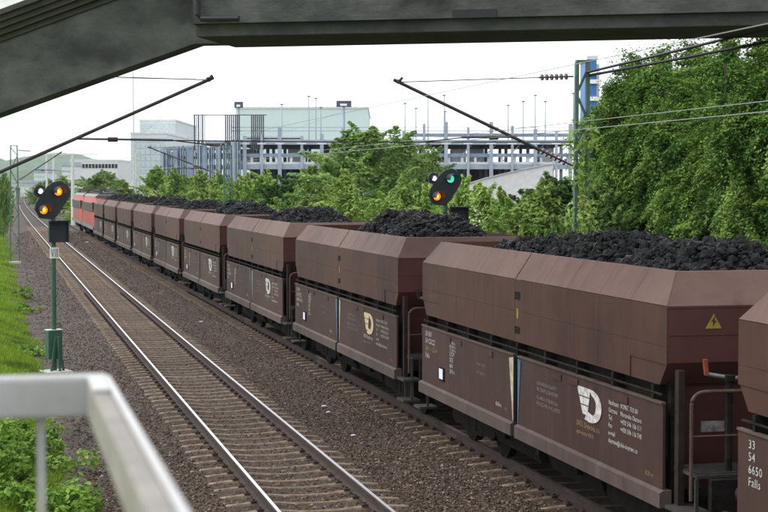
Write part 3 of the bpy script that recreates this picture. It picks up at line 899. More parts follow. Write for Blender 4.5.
# ------------------------------------------------------------------ locomotives
def make_loco(label):
    t = thing('electric_locomotive', label, 'locomotive', group='red locomotives hauling the train')
    def prismy(name, poly, y0, y1, m, parent=t):
        fn = lambda u, v, d: (u, d, v)
        return MB().prism(poly, fn, y0, y1).build(name, m, parent)
    prismy('body', [(-1.5, 1.25), (1.5, 1.25), (1.5, 3.0), (1.3, 3.55), (-1.3, 3.55), (-1.5, 3.0)], -6.6, 6.6, 'loco_orange')
    for s in (-1, 1):
        y0, y1 = sorted((s * 6.602, s * 9.2))
        cab = MB().add([(-1.5, s * 6.602, 1.25), (1.5, s * 6.602, 1.25), (1.5, s * 6.602, 3.0), (1.3, s * 6.602, 3.55), (-1.3, s * 6.602, 3.55), (-1.5, s * 6.602, 3.0),
                        (-1.4, s * 9.3, 1.25), (1.4, s * 9.3, 1.25), (1.4, s * 9.05, 2.4), (1.2, s * 8.6, 3.5), (-1.2, s * 8.6, 3.5), (-1.4, s * 9.05, 2.4)],
                       [(0, 1, 2, 3, 4, 5), (6, 7, 8, 11), (8, 9, 10, 11), (0, 1, 7, 6), (1, 2, 8, 7), (2, 3, 9, 8), (3, 4, 10, 9), (4, 5, 11, 10), (5, 0, 6, 11)]).build('cab', 'loco_red', t)
        link('windscreen', MB().add([(-1.15, s * 8.97, 2.65), (1.15, s * 8.97, 2.65), (1.02, s * 8.72, 3.3), (-1.02, s * 8.72, 3.3), (-1.15, s * 8.8, 2.65), (1.15, s * 8.8, 2.65), (1.02, s * 8.5, 3.3), (-1.02, s * 8.5, 3.3)],
             [(0, 1, 2, 3), (4, 5, 6, 7), (0, 1, 5, 4), (2, 3, 7, 6), (1, 2, 6, 5), (0, 3, 7, 4)]).mesh('windscreen', 'glass_dark'), cab)
        link('cab_window', MB().box(-1.515, -1.40, min(s * 6.9, s * 8.3), max(s * 6.9, s * 8.3), 2.35, 3.1).mesh('cab_window', 'glass_dark'), cab)
        for x in (-0.95, 0.95):
            link('headlight', MB().tube([(x, s * 9.2, 1.75), (x, s * 9.3, 1.75)], 0.13, 12).mesh('headlight', 'loco_white'), cab)
            link('buffer', MB().tube([(x, s * 9.2, 1.04), (x, s * 9.72, 1.04)], 0.12, 10).tube([(x, s * 9.72, 1.04), (x, s * 9.76, 1.04)], 0.23, 16).mesh('buffer', 'loco_grey'), t)
    g = MB()
    for k in range(6): g.box(-1.512, -1.40, -6.3 + k * 2.05, -4.5 + k * 2.05, 2.3, 3.05)
    g.build('side_grille', 'roof_dark', t)
    MB().box(-1.53, 1.53, -9.15, 9.15, 0.95, 1.249).build('frame_skirt', 'loco_grey', t)
    prismy('roof', [(-1.32, 3.552), (1.32, 3.552), (1.05, 3.74), (-1.05, 3.74)], -8.5, 8.5, 'loco_white')
    eq = MB().box(-0.8, 0.8, -5.4, 5.4, 3.742, 3.86)
    for k in range(5): eq.tube([(-0.6, -4.4 + 2.2 * k, 3.86), (-0.6, -4.4 + 2.2 * k, 4.02)], 0.12, 8)
    eq.tube([(0.5, -5, 3.98), (0.5, 5, 3.98)], 0.05, 6)
    eq.build('roof_equipment', 'roof_dark', t)
    for s in (-1, 1):
        p = MB()
        for x in (-0.55, 0.55):
            p.bar((x, s * 7.4, 3.78), (x * 0.8, s * 6.1, 3.98), 0.06)
            p.bar((x * 0.8, s * 6.1, 3.98), (x, s * 7.6, 4.08), 0.05)
        p.tube([(-0.9, s * 7.6, 4.1), (0.9, s * 7.6, 4.1)], 0.05, 6)
        p.tube([(-0.9, s * 7.3, 4.1), (0.9, s * 7.3, 4.1)], 0.05, 6)
        p.build('pantograph', 'roof_dark', t)
    for yb in (-5.2, 5.2):
        bo = MB().box(-1.15, -1.0, yb - 2.4, yb + 2.4, 0.45, 0.9).box(1.0, 1.15, yb - 2.4, yb + 2.4, 0.45, 0.9).box(-1.0, 1.0, yb - .3, yb + .3, 0.5, 0.94).build('bogie', 'undergear', t)
        for y in (-1.9, 0, 1.9):
            for s in (-1, 1):
                link('wheel', MB().tube([(s * 0.7, yb + y, 0.6), (s * 0.84, yb + y, 0.6)], 0.6, 20).mesh('wheel', 'undergear'), bo)
    return t
lo = make_loco('red electric locomotive coupled to the first coal wagon')
y_front = WY[-1] + 6.04
lo.location = (X2, y_front + 9.77, 0)
l2 = copy_tree(lo); l2['label'] = 'red electric locomotive at the very head of the train'
l2.location = (X2 + 0.02, y_front + 9.77 + 19.54, 0)

# ------------------------------------------------------------------ concrete footbridge over the tracks
A0 = at(235, 47, 30.8); B0 = at(768, 36, 28.7)
ub = Vector((B0.x - A0.x, B0.y - A0.y, 0)).normalized()
nb = Vector((ub.y, -ub.x, 0))                       # towards the viewer
OB = Vector((A0.x, A0.y, 0))
ZB = A0.z
def bpt(u, n, z): return OB + ub * u + nb * n + Vector((0, 0, z))
bridge = thing('concrete_footbridge', 'dark concrete footbridge crossing above the tracks with a sloping left arm', 'bridge', (0, 0, 0))
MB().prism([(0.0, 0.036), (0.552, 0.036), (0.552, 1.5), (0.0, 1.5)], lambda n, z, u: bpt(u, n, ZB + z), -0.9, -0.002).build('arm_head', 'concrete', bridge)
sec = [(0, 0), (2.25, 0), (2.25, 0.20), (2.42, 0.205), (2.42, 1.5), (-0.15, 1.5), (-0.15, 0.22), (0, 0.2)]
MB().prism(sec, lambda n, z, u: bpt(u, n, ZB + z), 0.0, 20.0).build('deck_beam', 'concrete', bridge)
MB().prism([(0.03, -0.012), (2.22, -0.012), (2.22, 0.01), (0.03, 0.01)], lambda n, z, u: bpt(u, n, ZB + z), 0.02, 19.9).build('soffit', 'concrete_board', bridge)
# sloping arm
slope_pts = [(0.0, 0.03), (-0.62, 0.03), (-4.8, -1.30), (-13.0, -3.91), (-17.6, -5.37)]
def arm_strip(z_off0, z_off1, n0, n1, name, m):
    bb = MB()
    for u, z in slope_pts:
        bb.v += [tuple(bpt(u, n0, ZB + z + z_off0)), tuple(bpt(u, n1, ZB + z + z_off0)), tuple(bpt(u, n1, ZB + z + z_off1)), tuple(bpt(u, n0, ZB + z + z_off1))]
    k = len(slope_pts)
    for i in range(k - 1):
        for j in range(4):
            bb.f.append((i * 4 + j, i * 4 + (j + 1) % 4, (i + 1) * 4 + (j + 1) % 4, (i + 1) * 4 + j)); bb.m.append(0)
    bb.f += [(0, 1, 2, 3), tuple(4 * (k - 1) + j for j in (3, 2, 1, 0))]; bb.m += [0, 0]
    return bb.build(name, m, bridge)
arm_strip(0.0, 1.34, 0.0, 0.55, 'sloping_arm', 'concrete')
bd = MB()
for q in range(5):                                   # board-marked upper band, each lift stepped out to darken like a soffit
    arm_strip(1.343 + q * 0.105, 1.445 + q * 0.105, 0.05, 0.60 + 0.09 * q, 'board_lift', 'concrete_board')
arm_strip(1.87, 2.75, 0.80, 0.92, 'parapet', 'white_paint')
p0 = bpt(0.12, 2.52, ZB)
MB().tube([p0 + Vector((0, 0, 1.5)), p0 + Vector((0, 0, 0.35)), p0 + ub * 0.06 + Vector((0, 0, 0.28)), p0 + ub * 0.75 + Vector((0, 0, 0.27))], 0.05, 8).build('drain_pipe', 'pipe_dark', bridge)
for u in (4.6, 11.2, 15.0):
    MB().prism([(u, 0.20), (u + 0.75, 0.20), (u + 0.75, 0.34), (u, 0.34)], lambda a, z, n: bpt(a, n, ZB + z), 2.421, 2.45).build('joint_plate', 'pipe_dark', bridge)
pier = MB()
c0 = bpt(17.2, 1.1, 0)
pier.bar((c0.x, c0.y, -0.6), (c0.x, c0.y, ZB - 0.02), 1.2)
pier.build('pier', 'concrete', bridge)

# ------------------------------------------------------------------ railing round the landing where the viewer stands
rail = thing('steel_railing', 'pale painted steel railing corner in the near foreground', 'railing', (0, 0, 0))
RZ = at(100, 376, 2.40).z
RC = at(98.5, 378, 2.40)
rx, ry = RC.x, RC.y
TH, TW = 0.060, 0.034
MB().box(rx - 2.6, rx + TW / 2 - 0.002, ry, ry + 0.045, RZ - TH, RZ).build('top_rail', 'railing_paint', rail, bevel=0.006)
MB().box(rx - TW / 2, rx + TW / 2 - 0.009, ry - 3.4, ry - 0.002, RZ - TH, RZ - 0.005).build('top_rail', 'railing_worn', rail, bevel=0.003)
MB().box(rx + TW / 2 - 0.0088, rx + TW / 2, ry - 3.4, ry - 0.002, RZ - TH, RZ + 0.0015).build('rail_lip', 'railing_white', rail, bevel=0.003)
MB().box(rx - TW / 2 + 0.0005, rx + TW / 2 - 0.009, ry - 0.16, ry - 0.0025, RZ - 0.0048, RZ + 0.001).build('corner_plate', 'railing_white', rail, bevel=0.002)
for k in range(1, 14):
    x = rx - 0.033 - k * 0.05 if k == 1 else rx - 0.083 - (k - 1) * 0.06
    if k % 1 == 0 and k in (1, 3, 5, 7, 9, 11, 13):
        MB().box(x - 0.006, x + 0.006, ry + 0.03, ry + 0.042, 3.12, RZ - TH - 0.001).build('baluster', 'railing_paint', rail)
MB().box(rx - 2.6, rx - 0.032, ry + 0.02, ry + 0.052, 3.08, 3.12).build('bottom_rail', 'railing_paint', rail)
for k in range(1, 5):
    MB().box(rx - 0.014, rx + 0.014, ry - 0.75 * k, ry - 0.75 * k + 0.05, 3.0, RZ - TH - 0.001).build('post', 'railing_paint', rail)
land = thing('stair_landing', 'concrete stair landing under the near railing', 'landing', (0, 0, 0))
MB().box(rx - 2.7, rx + 0.12, ry - 3.5, ry + 0.12, 2.82, 3.0).build('slab', 'concrete_pale', land)
for x, y in ((rx - 2.4, ry - 0.2), (rx - 0.2, ry - 3.2), (rx - 2.4, ry - 3.2)):
    MB().box(x - 0.15, x + 0.15, y - 0.15, y + 0.15, -0.5, 2.818).build('column', 'concrete_pale', land)

# ------------------------------------------------------------------ colour light distant signals
def signal(name, label, base, lamp_top, lamp_low, box_off, plate, ptop, near, turn):
    """base: ground point; ptop: height of the panel centre"""
    t = thing(name, label, 'railway signal', base, rz=turn, group='colour light signals')
    fn = lambda u, v, d: (u, d, v)
    zc = ptop - base[2]
    L = [(-0.47, -0.22), (-0.34, -0.46), (-0.02, -0.50), (0.12, -0.42), (0.47, 0.08), (0.51, 0.22), (0.42, 0.40), (0.22, 0.50), (0.02, 0.46), (-0.12, 0.36), (-0.44, -0.06)]
    MB().prism([(u, v + zc) for u, v in L], fn, -0.06, 0.0).build('panel', 'signal_black', t, bevel=0.01)
    circ = [(-0.33 + 0.155 * math.cos(a), zc + 0.23 + 0.155 * math.sin(a)) for a in [i * math.pi / 8 for i in range(16)]]
    MB().prism(circ, fn, -0.055, -0.005).build('side_panel', 'signal_black', t)
    for u, v, r, m in ((0.15, 0.22, 0.105, lamp_top), (-0.25, -0.25, 0.105, lamp_low), (-0.33, 0.23, 0.065, 'lamp_white')):
        ring = MB().tube([(u, -0.055, zc + v), (u, -0.085, zc + v)], r * 1.22, 20).build('lamp_housing', 'lens_ring' if r < 0.08 else 'signal_black', t)
        ln = MB().tube([(u, -0.086, zc + v), (u, -0.10, zc + v)], r, 20).build('lens', m, ring)
        if r > 0.08 and m == 'lamp_amber':
            MB().tube([(u, -0.1005, zc + v), (u, -0.104, zc + v)], r * 0.5, 16).build('filament_glow', 'lamp_core', ring)
        # hood: open half tube above the lens
        hb = MB(); n = 12
        dl = 0.30 if r > 0.08 else 0.12
        for y in (-0.06, -0.06 - dl):
            for rr in (r * 1.28, r * 1.20):
                for i in range(n + 1):
                    a = math.pi * (-0.08 + 1.16 * i / n)
                    hb.v.append((u + rr * math.cos(a) + 0.0, y, zc + v + rr * math.sin(a)))
        m1 = n + 1
        for i in range(n):
            hb.f += [(i, i + 1, 2 * m1 + i + 1, 2 * m1 + i), (m1 + i, 3 * m1 + i, 3 * m1 + i + 1, m1 + i + 1), (2 * m1 + i, 2 * m1 + i + 1, 3 * m1 + i + 1, 3 * m1 + i)]
            hb.m += [0, 0, 0]
        hb.build('hood', 'signal_black', ring)
    ptopz = zc - 0.42
    MB().tube([(0.06, 0.06, 0.0), (0.06, 0.06, zc + 0.2)], 0.065, 12).build('pole', 'signal_green', t)
    MB().bar((0.06, 0.03, ptopz - 0.25), (-0.03, 0.0, ptopz - 0.25), 0.05).build('bracket', 'signal_green', t)
    bx, bz = box_off
    fr = MB().box(bx - 0.25, bx + 0.25, -0.02, 0.02, zc + bz - 0.27, zc + bz + 0.27)
    for x0, x1, z0, z1 in ((-0.27, 0.27, 0.25, 0.28), (-0.27, -0.24, -0.27, 0.25), (0.24, 0.27, -0.27, 0.25), (-0.27, 0.27, -0.29, -0.27)):
        fr.box(bx + x0, bx + x1, -0.22 if z0 > 0 else -0.08, -0.0201, zc + bz + z0, zc + bz + z1)
    fr.build('indicator_box', 'signal_black', t)
    if plate:
        pz = zc - 1.36
        pl = MB().box(-0.06, 0.18, -0.03, -0.015, pz - 0.14, pz + 0.14).build('number_plate', 'white_paint', t)
        for k, (a, c) in enumerate((((-0.03, 0.11), (0.005, -0.10)), ((0.04, 0.11), (0.005, -0.10)), ((0.075, 0.11), (0.075, -0.11)), ((0.115, 0.11), (0.115, -0.11)), ((0.145, 0.11), (0.145, -0.11)))):
            MB().bar((a[0], -0.032, pz + a[1]), (c[0], -0.032, pz + c[1]), 0.006, 0.024).build('number_stroke', 'sign_black', pl)
    if near:
        MB().box(-0.13, 0.25, -0.04, 0.22, 0.36, 1.10).build('relay_cabinet', 'signal_green', t, bevel=0.01)
        MB().box(-0.14, 0.26, -0.05, 0.23, 1.102, 1.12).build('cabinet_lid', 'mast_pale', t)
        lg = MB()
        for dx, dy in ((-0.16, -0.12), (0.20, -0.12), (0.05, -0.22)):
            lg = MB().bar((0.06 + dx * 0.9, dy, 0.06), (0.06 + dx * 0.15, dy - 0.02, 0.95), 0.055)
            lg.build('leg', 'signal_green', t)
        MB().box(-0.30, 0.42, -0.35, 0.35, -0.1, 0.06).build('footing', 'concrete_pale', t)
    return t
sb = at(53, 369, 42.0)
gz = -0.42
signal('railway_signal', 'signal with two amber lights on a green post beside the earth path', (sb.x, sb.y, gz), 'lamp_amber', 'lamp_amber', (0.17, -0.80), True, at(50, 200, 42).z, True, R(19))
s2 = at(444, 187, 43.5)
signal('railway_signal', 'signal with one green and one amber light behind the coal train', (s2.x, s2.y, -0.5), 'lamp_green', 'lamp_amber', (0.43, -0.80), False, s2.z, False, R(10))

# ------------------------------------------------------------------ overhead line masts
def lattice_mast(label, x, y, h, w=0.42, m='mast_green', base=-0.5, step=0.55, group='overhead line masts', ch=0.075):
    t = thing('catenary_mast', label, 'overhead mast', (x, y, base), group=group)
    hh = h - base
    for s in (-1, 1):
        o = MB().bar((s * w / 2, 0, 0), (s * w / 2 * 0.72, 0, hh), ch, ch * 1.4).build('chord', m, t)
    z = 0.3; k = 0
    br = MB()
    while z < hh - 0.3:
        f0, f1 = 1 - 0.28 * z / hh, 1 - 0.28 * (z + step) / hh
        s = 1 if k % 2 else -1
        br.bar((s * w / 2 * f0, 0, z), (-s * w / 2 * f1, 0, min(z + step, hh - .1)), 0.035, 0.05)
        z += step; k += 1
    br.build('lacing', m, t)
    MB().box(-w * 0.42, w * 0.42, -0.06, 0.06, hh + 0.001, hh + 0.05).build('cap', m, t)
    MB().box(-0.35, 0.35, -0.35, 0.35, -0.2, 0.02).build('footing', 'concrete_pale', t)
    return t
def cantilever(t, side, tip, low, top, reg_z, wire_x, ins=True):
    """arm parts in world coordinates, parented to mast t (which has no rotation)"""
    o = Vector(t.location)
    L = lambda p: Vector(p) - o
    tip, low, top = Vector(tip), Vector(low), Vector(top)
    d = (tip - low).normalized()
    MB().tube([L(low + d * 0.85), L(tip + d * 0.12)], 0.036, 8).build('strut_tube', 'arm_steel', t)
    i1 = MB().tube([L(low), L(low + d * 0.85)], 0.022, 6)
    for k in range(6):
        c = low + d * (0.2 + 0.11 * k); i1.tube([L(c), L(c + d * 0.04)], 0.075, 10)
    i1.build('insulator', 'insulator', t)
    d2 = (tip - top).normalized()
    MB().tube([L(top + d2 * 0.8), L(tip)], 0.011, 6).build('tie_rod', 'arm_steel', t)
    i2 = MB().tube([L(top), L(top + d2 * 0.8)], 0.02, 6)
    for k in range(6):
        c = top + d2 * (0.15 + 0.11 * k); i2.tube([L(c), L(c + d2 * 0.04)], 0.07, 10)
    i2.build('insulator', 'insulator', t)
    cl = MB().tube([L(tip - Vector((0, 0.09, 0))), L(tip + Vector((0, 0.09, 0.02)))], 0.05, 8)
    cl.tube([L(tip), L(tip + Vector((0.08, 0, 0.10)))], 0.03, 6)
    cl.build('wire_clamp', 'arm_steel', t)
    f = (reg_z - low.z) / (tip.z - low.z)
    a = low + (tip - low) * f
    rt = MB().tube([L(a), L((wire_x + side * 0.9, a.y, reg_z - 0.02))], 0.021, 6)
    rt.build('registration_tube', 'arm_steel', t)
    e = Vector((wire_x + side * 0.9, a.y, reg_z - 0.02))
    st = MB().tube([L(e), L((wire_x - side * 0.05, a.y, reg_z - 0.13))], 0.014, 6)
    st.tube([L(a + Vector((side * 0.02, 0, 0.03))), L(e + Vector((0, 0, 0.02)))], 0.004, 4)
    st.build('steady_arm', 'arm_steel', t)
    mid = a + (e - a) * 0.38
    MB().tube([L(mid - Vector((0.1, 0, 0))), L(mid + Vector((0.1, 0, 0)))], 0.05, 8).build('insulator', 'insulator', t)

YM = 33.6
rm = at(580, 150, 35.6)
mr = lattice_mast('green lattice mast overgrown by creeper right of the train', rm.x, YM, at(580, 63, 35.6).z, w=0.34)
tipR = at(395, 83, 34.8)
cantilever(mr, 1, (tipR.x, YM, tipR.z), (rm.x - 0.2, YM, at(575, 166, 35.6).z), (rm.x - 0.2, YM, at(570, 77, 35.6).z), 5.46, X2)
tipL = at(208, 80, 33.6)
zl = at(0, 172, 32.6)
dl_ = (Vector((tipL.x, YM, tipL.z)) - Vector((zl.x, YM, zl.z)))
lowL = Vector((zl.x, YM, zl.z)) - dl_ * 0.42
ml = lattice_mast('lattice mast whose long arm reaches in from the left edge over the empty track', lowL.x - 0.2, YM, 7.3, w=0.34, base=0.1)
cantilever(ml, -1, (tipL.x, YM, tipL.z), tuple(lowL), (lowL.x, YM, tipL.z + 0.1), 5.36, X1)
mast_far = at(15, 264, 101)
m3 = lattice_mast('distant green lattice mast standing in the grass at the left edge', mast_far.x, mast_far.y, at(15, 146, 101).z, w=0.55, base=-0.3, step=0.9)
t3 = at(60, 153, 102); l3 = at(17, 181, 101)
cantilever(m3, -1, (t3.x, m3.location.y, t3.z), (m3.location.x + 0.2, m3.location.y, l3.z), (m3.location.x + 0.2, m3.location.y, t3.z + 0.15), 5.4, X1)
p4 = at(228, 190, 92)
m4 = lattice_mast('slim green lattice mast rising from the bushes before the parking deck', p4.x, p4.y, at(228, 146, 92).z, w=0.55, step=0.9)
cantilever(m4, 1, (X2 - 0.5, p4.y, 6.55), (p4.x - 0.25, p4.y, 4.95), (p4.x - 0.25, p4.y, 6.7), 5.4, X2)
p5 = at(138, 195, 150)
m5 = lattice_mast('pale lattice mast behind the last coal wagons', p5.x, p5.y, at(138, 152, 150).z, w=0.42, m='mast_pale', step=0.6, ch=0.13)
def pole(label, px, ytop, ybase, d, r=0.14, m='mast_pale', cross=None, base=None):
    a = at(px, ybase, d); c = at(px, ytop, d)
    z0 = -0.5 if base is None else base
    t = thing('catenary_pole', label, 'overhead mast', (a.x, a.y, z0), group='far overhead line poles')
    MB().tube([(0, 0, 0), (0, 0, c.z - z0)], r * 1.25, 10, r2=r * 0.8).build('shaft', m, t)
    MB().box(-r * 2.2, r * 2.2, -r * 2.2, r * 2.2, -0.2, 0.12).build('footing', 'concrete_pale', t)
    if cross:
        z = at(px, cross[0], d).z - z0
        MB().tube([(cross[1], 0, z), (cross[2], 0, z + 0.1)], 0.06, 6).build('crossarm', m, t)
    return t
pole('thick pale pole left of the locomotives', 73, 154, 208, 190, r=0.2, cross=(155, -3.5, 3))
pole('pale pole second from the left beyond the signal', 54, 156, 200, 250, r=0.2)
pole('thin pale pole nearest the far railway bridge', 47, 155, 200, 290, r=0.2)
pole('tall thin pole against the pale glass block', 134, 72, 196, 235, r=0.10, m='mast_pale', cross=(79, -8, 9))

# ------------------------------------------------------------------ overhead wires
def wire(name, label, pts, r, m='wire', group='overhead wires'):
    MB().tube(pts, r, 5).build(name, m, label=label, cat='wire', group=group)
for X, nm in ((X1, 'empty track'), (X2, 'coal train')):
    wire('contact_wire', 'thin contact wire above the ' + nm, [(X + bend(y), y, 5.36 if X == X1 else 5.40) for y in (-4, YM, 104, 175, 260, 400, 600)], 0.0055 if X == X2 else 0.0035, 'wire_copper')
    zt = tipL.z if X == X1 else tipR.z
    pts = []
    for y0, y1 in ((YM, 104.6), (104.6, 175), (175, 245)):
        for k in range(8):
            f = k / 8; y = y0 + (y1 - y0) * f
            if y < -4: continue
            pts.append((X - (0.3 if X == X2 else 0.2) + bend(y), y, zt - 3.6 * f * (1 - f)))
    wire('messenger_wire', 'sagging carrier wire over the ' + nm, pts, 0.0028, 'wire_copper')
wire('second_contact_wire', 'light wire running low across the creeper covered trees', [(X2 + 0.15, y, z) for y, z in ((-2, 5.28), (YM, 5.30), (104, 5.4))], 0.0065, 'wire_copper')
fx = rm.x + 0.1
wire('feeder_cable', 'upper black feeder cable from the mast top past the creeper', [(fx, YM, at(585, 73, 35.6).z), (fx + 0.05, 24, 7.05), (fx + 0.1, -4, 7.15)], 0.03)
wire('feeder_cable', 'lower black feeder cable from the mast top past the creeper', [(fx + 0.05, YM, at(590, 76, 35.6).z), (fx + 0.1, 24, 6.82), (fx + 0.2, -4, 6.85)], 0.03)
wire('cross_span_wire', 'horizontal registration wire strung across both tracks to the lattice mast', [(X1 - 0.9, YM, 5.34), (7, YM, 5.33), (rm.x - 0.25, YM, 5.36)], 0.012)

# ------------------------------------------------------------------ parking deck and buildings behind the trees
GD = 200.0
def frame_at(d):
    o = at(384, 186, d)
    return Vector((o.x, o.y, -0.4)), d / FPX
G0, gs = frame_at(GD)
gx_ = lambda px: (px - 384) * gs
gz_ = lambda py: EYE.z + (186 - py) * gs + 0.4
def building(name, label, cat, d, group=None):
    o, s = frame_at(d)
    return thing(name, label, cat, o, rz=-YAW, group=group)
gar = building('parking_deck', 'open steel multi-storey parking deck with blue grey columns behind the trees', 'parking garage', GD)
def gbox(name, m, x0, x1, y0, y1, z0, z1, parent=gar):
    return MB().box(x0, x1, y0, y1, z0, z1).build(name, m, parent)
xl, xr = gx_(232), gx_(574)
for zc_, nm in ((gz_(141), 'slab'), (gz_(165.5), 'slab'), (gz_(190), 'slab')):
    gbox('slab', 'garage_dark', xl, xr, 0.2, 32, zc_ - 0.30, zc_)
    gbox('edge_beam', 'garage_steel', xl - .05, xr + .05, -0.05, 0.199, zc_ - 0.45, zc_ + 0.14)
gbox('parapet', 'garage_white', xl, xr, 0.0, 0.10, gz_(165.4) + 0.142, gz_(162))
gbox('parapet', 'garage_blue', xl, xr, 0.0, 0.08, gz_(157), gz_(153.5))
gbox('parapet', 'garage_blue', gx_(405), xr, 0.0, 0.08, gz_(137), gz_(133.5))
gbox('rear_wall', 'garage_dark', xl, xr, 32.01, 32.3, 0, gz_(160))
for k in range(26):                                   # balusters of the middle deck
    x = xl + (xr - xl) * (k + 0.5) / 26
    gbox('baluster', 'garage_white', x - 0.16, x + 0.16, 0.11, 0.16, gz_(165) + .15, gz_(157))
for i, px in enumerate((245, 262, 280, 302, 322, 343, 362, 383, 404, 424, 446, 468, 491, 512, 535, 556, 570)):
    w_ = 0.32 if i % 2 else 0.45
    top = (129, 131, 124, 122, 128, 122, 126)[i % 7] if px > 400 else (136, 134, 128)[i % 3]
    gbox('column', 'garage_steel', gx_(px) - w_ / 2, gx_(px) + w_ / 2, -0.40, -0.06, 0, gz_(top))
    gbox('column_head', 'garage_white', gx_(px) - 0.55, gx_(px) + 0.55, -0.42, -0.05, gz_(144.5), gz_(143))
    for yy in (10.0, 21.0):
        gbox('inner_column', 'garage_steel', gx_(px) - 0.2, gx_(px) + 0.2, yy, yy + 0.4, 0, gz_(143.8))
for i in range(0, 14, 2):                             # diagonal bracing
    a, c = gx_(404 + i * 12), gx_(404 + i * 12 + 20)
    MB().bar((a, 0.6, gz_(164)), (c, 0.6, gz_(145)), 0.12).build('brace', 'garage_steel', gar)
# top rail
for z in (gz_(127.5), gz_(131)):
    gbox('top_rail', 'garage_steel', xl, xr, 0.02, 0.06, z - 0.04, z + 0.04)
# louvred stair tower at the left end
for zc_ in (gz_(141), gz_(165.5), gz_(153)):
    gbox('slab', 'garage_steel', gx_(196), xl - 0.06, 0.3, 20, zc_ - 0.3, zc_)
random.seed(21)
for k in range(34):
    px = 163 + k * 2.35
    big = k % 6 == 0
    w_ = 0.42 if big else random.choice((0.10, 0.14, 0.20))
    top = 151 - k * 0.25 + random.uniform(-3.5, 2)
    gbox('louvre_post', random.choice(('garage_blue', 'garage_blue', 'garage_steel')), gx_(px) - w_ / 2, gx_(px) + w_ / 2, -0.8 + random.uniform(-.4, .4), -0.42 + random.uniform(0.45, .6), 0, gz_(top))
for py in (148, 157, 166, 176):
    gbox('floor_beam', 'garage_steel', gx_(162), xl - 0.06, 0.25, 8, gz_(py) - 0.12, gz_(py) + 0.12)
for px0, n, m in ((195, 6, 'garage_white'), (226, 8, 'garage_dark'), (252, 7, 'garage_dark')):
    for k in range(n):
        px = px0 + k * (2.0 if n == 6 else 1.95)
        if n == 8 and px > 240: continue
        gbox('screen_fin', 'garage_dark' if (m == 'garage_dark' or k % 2 == 0) else 'garage_white', gx_(px) - 0.07, gx_(px) + 0.07, -0.35, 0.0, gz_(150), gz_(115.6))
gbox('screen_rail', 'garage_dark', gx_(194), gx_(267), -0.36, 0.01, gz_(115.5), gz_(114.8))
gbox('roof_ramp', 'garage_white', gx_(240), gx_(300), 4, 10, gz_(137), gz_(135))
# lamp posts standing on the top deck
random.seed(5)
for i, (px, py, dd) in enumerate(((282, 105, 8), (309, 97, 12), (316, 99, 12), (321, 108, 16), (405, 104, 12), (416, 109, 20), (428, 98, 8), (444, 96, 4), (445, 112, 18), (508, 106, 16), (523, 102, 10), (535, 96, 6), (545, 102, 14), (573, 94, 5))):
    c = Vector((gx_(px) * (GD + dd) / GD, dd, gz_(141) + 0.002))
    wpt = Matrix.Rotation(-YAW, 4, 'Z') @ c + G0
    htop = EYE.z + (186 - py) * (GD + dd) / FPX - wpt.z
    t = thing('lamp_post', ('%s thin lamp post counted from the left on the parking deck roof' % ['first', 'second', 'third', 'fourth', 'fifth', 'sixth', 'seventh', 'eighth', 'ninth', 'tenth', 'eleventh', 'twelfth', 'thirteenth', 'last'][i]), 'lamp post', wpt, rz=-YAW, group='lamp posts on the parking deck')
    MB().tube([(0, 0, 0), (0, 0, htop)], 0.09, 8, r2=0.06).build('post', 'garage_steel', t)
    MB().box(-0.22, 0.22, -0.1, 0.1, htop, htop + 0.12).build('lamp_head', 'garage_dark', t)
# vans parked on the middle deck
for i, (px, dd, m) in enumerate(((248, 6, 'white_paint'), (296, 7, 'white_paint'), (330, 5, 'garage_dark'), (458, 6, 'white_paint'), (476, 6.5, 'concrete_white'), (545, 5.5, 'white_paint'))):
    wpt = Matrix.Rotation(-YAW, 4, 'Z') @ Vector((gx_(px) * (GD + dd) / GD, dd, gz_(165.5) + 0.003)) + G0
    t = thing('parked_van', ['white van at the louvred tower end of the middle parking deck', 'white van left of the tall trees on the middle parking deck', 'dark van behind the tall tree on the middle parking deck', 'white van right of the tall trees on the middle parking deck', 'pale van beside a white van on the middle parking deck', 'white van at the right end of the middle parking deck'][i], 'van', wpt, rz=-YAW, group='vans parked on the deck')
    fv = lambda u, v, d: (d, u, v)
    MB().prism([(-2.3, 0.35), (2.3, 0.35), (2.3, 2.0), (2.15, 2.12), (-1.3, 2.12), (-1.75, 1.35), (-2.3, 1.1)], fv, -0.92, 0.92).build('body', m, t, bevel=0.05)
    MB().prism([(-1.70, 1.38), (-1.36, 1.98), (-1.30, 1.98), (-1.62, 1.36)], fv, -0.8, 0.8).build('windscreen', 'glass_dark', t)
    MB().prism([(-1.0, 1.4), (0.4, 1.4), (0.4, 1.95), (-1.0, 1.95)], fv, -0.93, 0.93).build('side_window', 'glass_dark', t)
    for yy in (-1.4, 1.4):
        for sx in (-1, 1): MB().tube([(sx * 0.72, yy, 0.34), (sx * 0.94, yy, 0.34)], 0.34, 14).build('wheel', 'sign_black', t)
# roof sign boxes on posts
for lab, px, py0, py1, w2, zp in (('left sign box on a post above the louvred tower', 239, 102, 108, 8.5, 24), ('right sign box on a post above the treetops', 344, 101, 107, 15, 24)):
    d = GD + zp; s = d / FPX
    o = at(px, 186, d)
    z0 = gz_(141) + G0.z + 0.002
    t = thing('sign_box', lab, 'roof sign', (o.x, o.y, z0), rz=-YAW, group='sign boxes on the parking deck')
    zt, zb = EYE.z + (186 - py0) * s - z0, EYE.z + (186 - py1) * s - z0
    MB().tube([(0, 0, 0), (0, 0, zb)], 0.16, 8).build('post', 'garage_steel', t)
    bx = MB().box(-w2 / 2 * s, w2 / 2 * s, -0.3, 0.3, zb, zt).build('box', 'garage_dark', t)
    MB().box(-w2 / 4 * s, w2 / 5 * s, -0.34, -0.301, zb + 0.12, zb + 0.42).build('sign_panel', 'white_paint', bx)

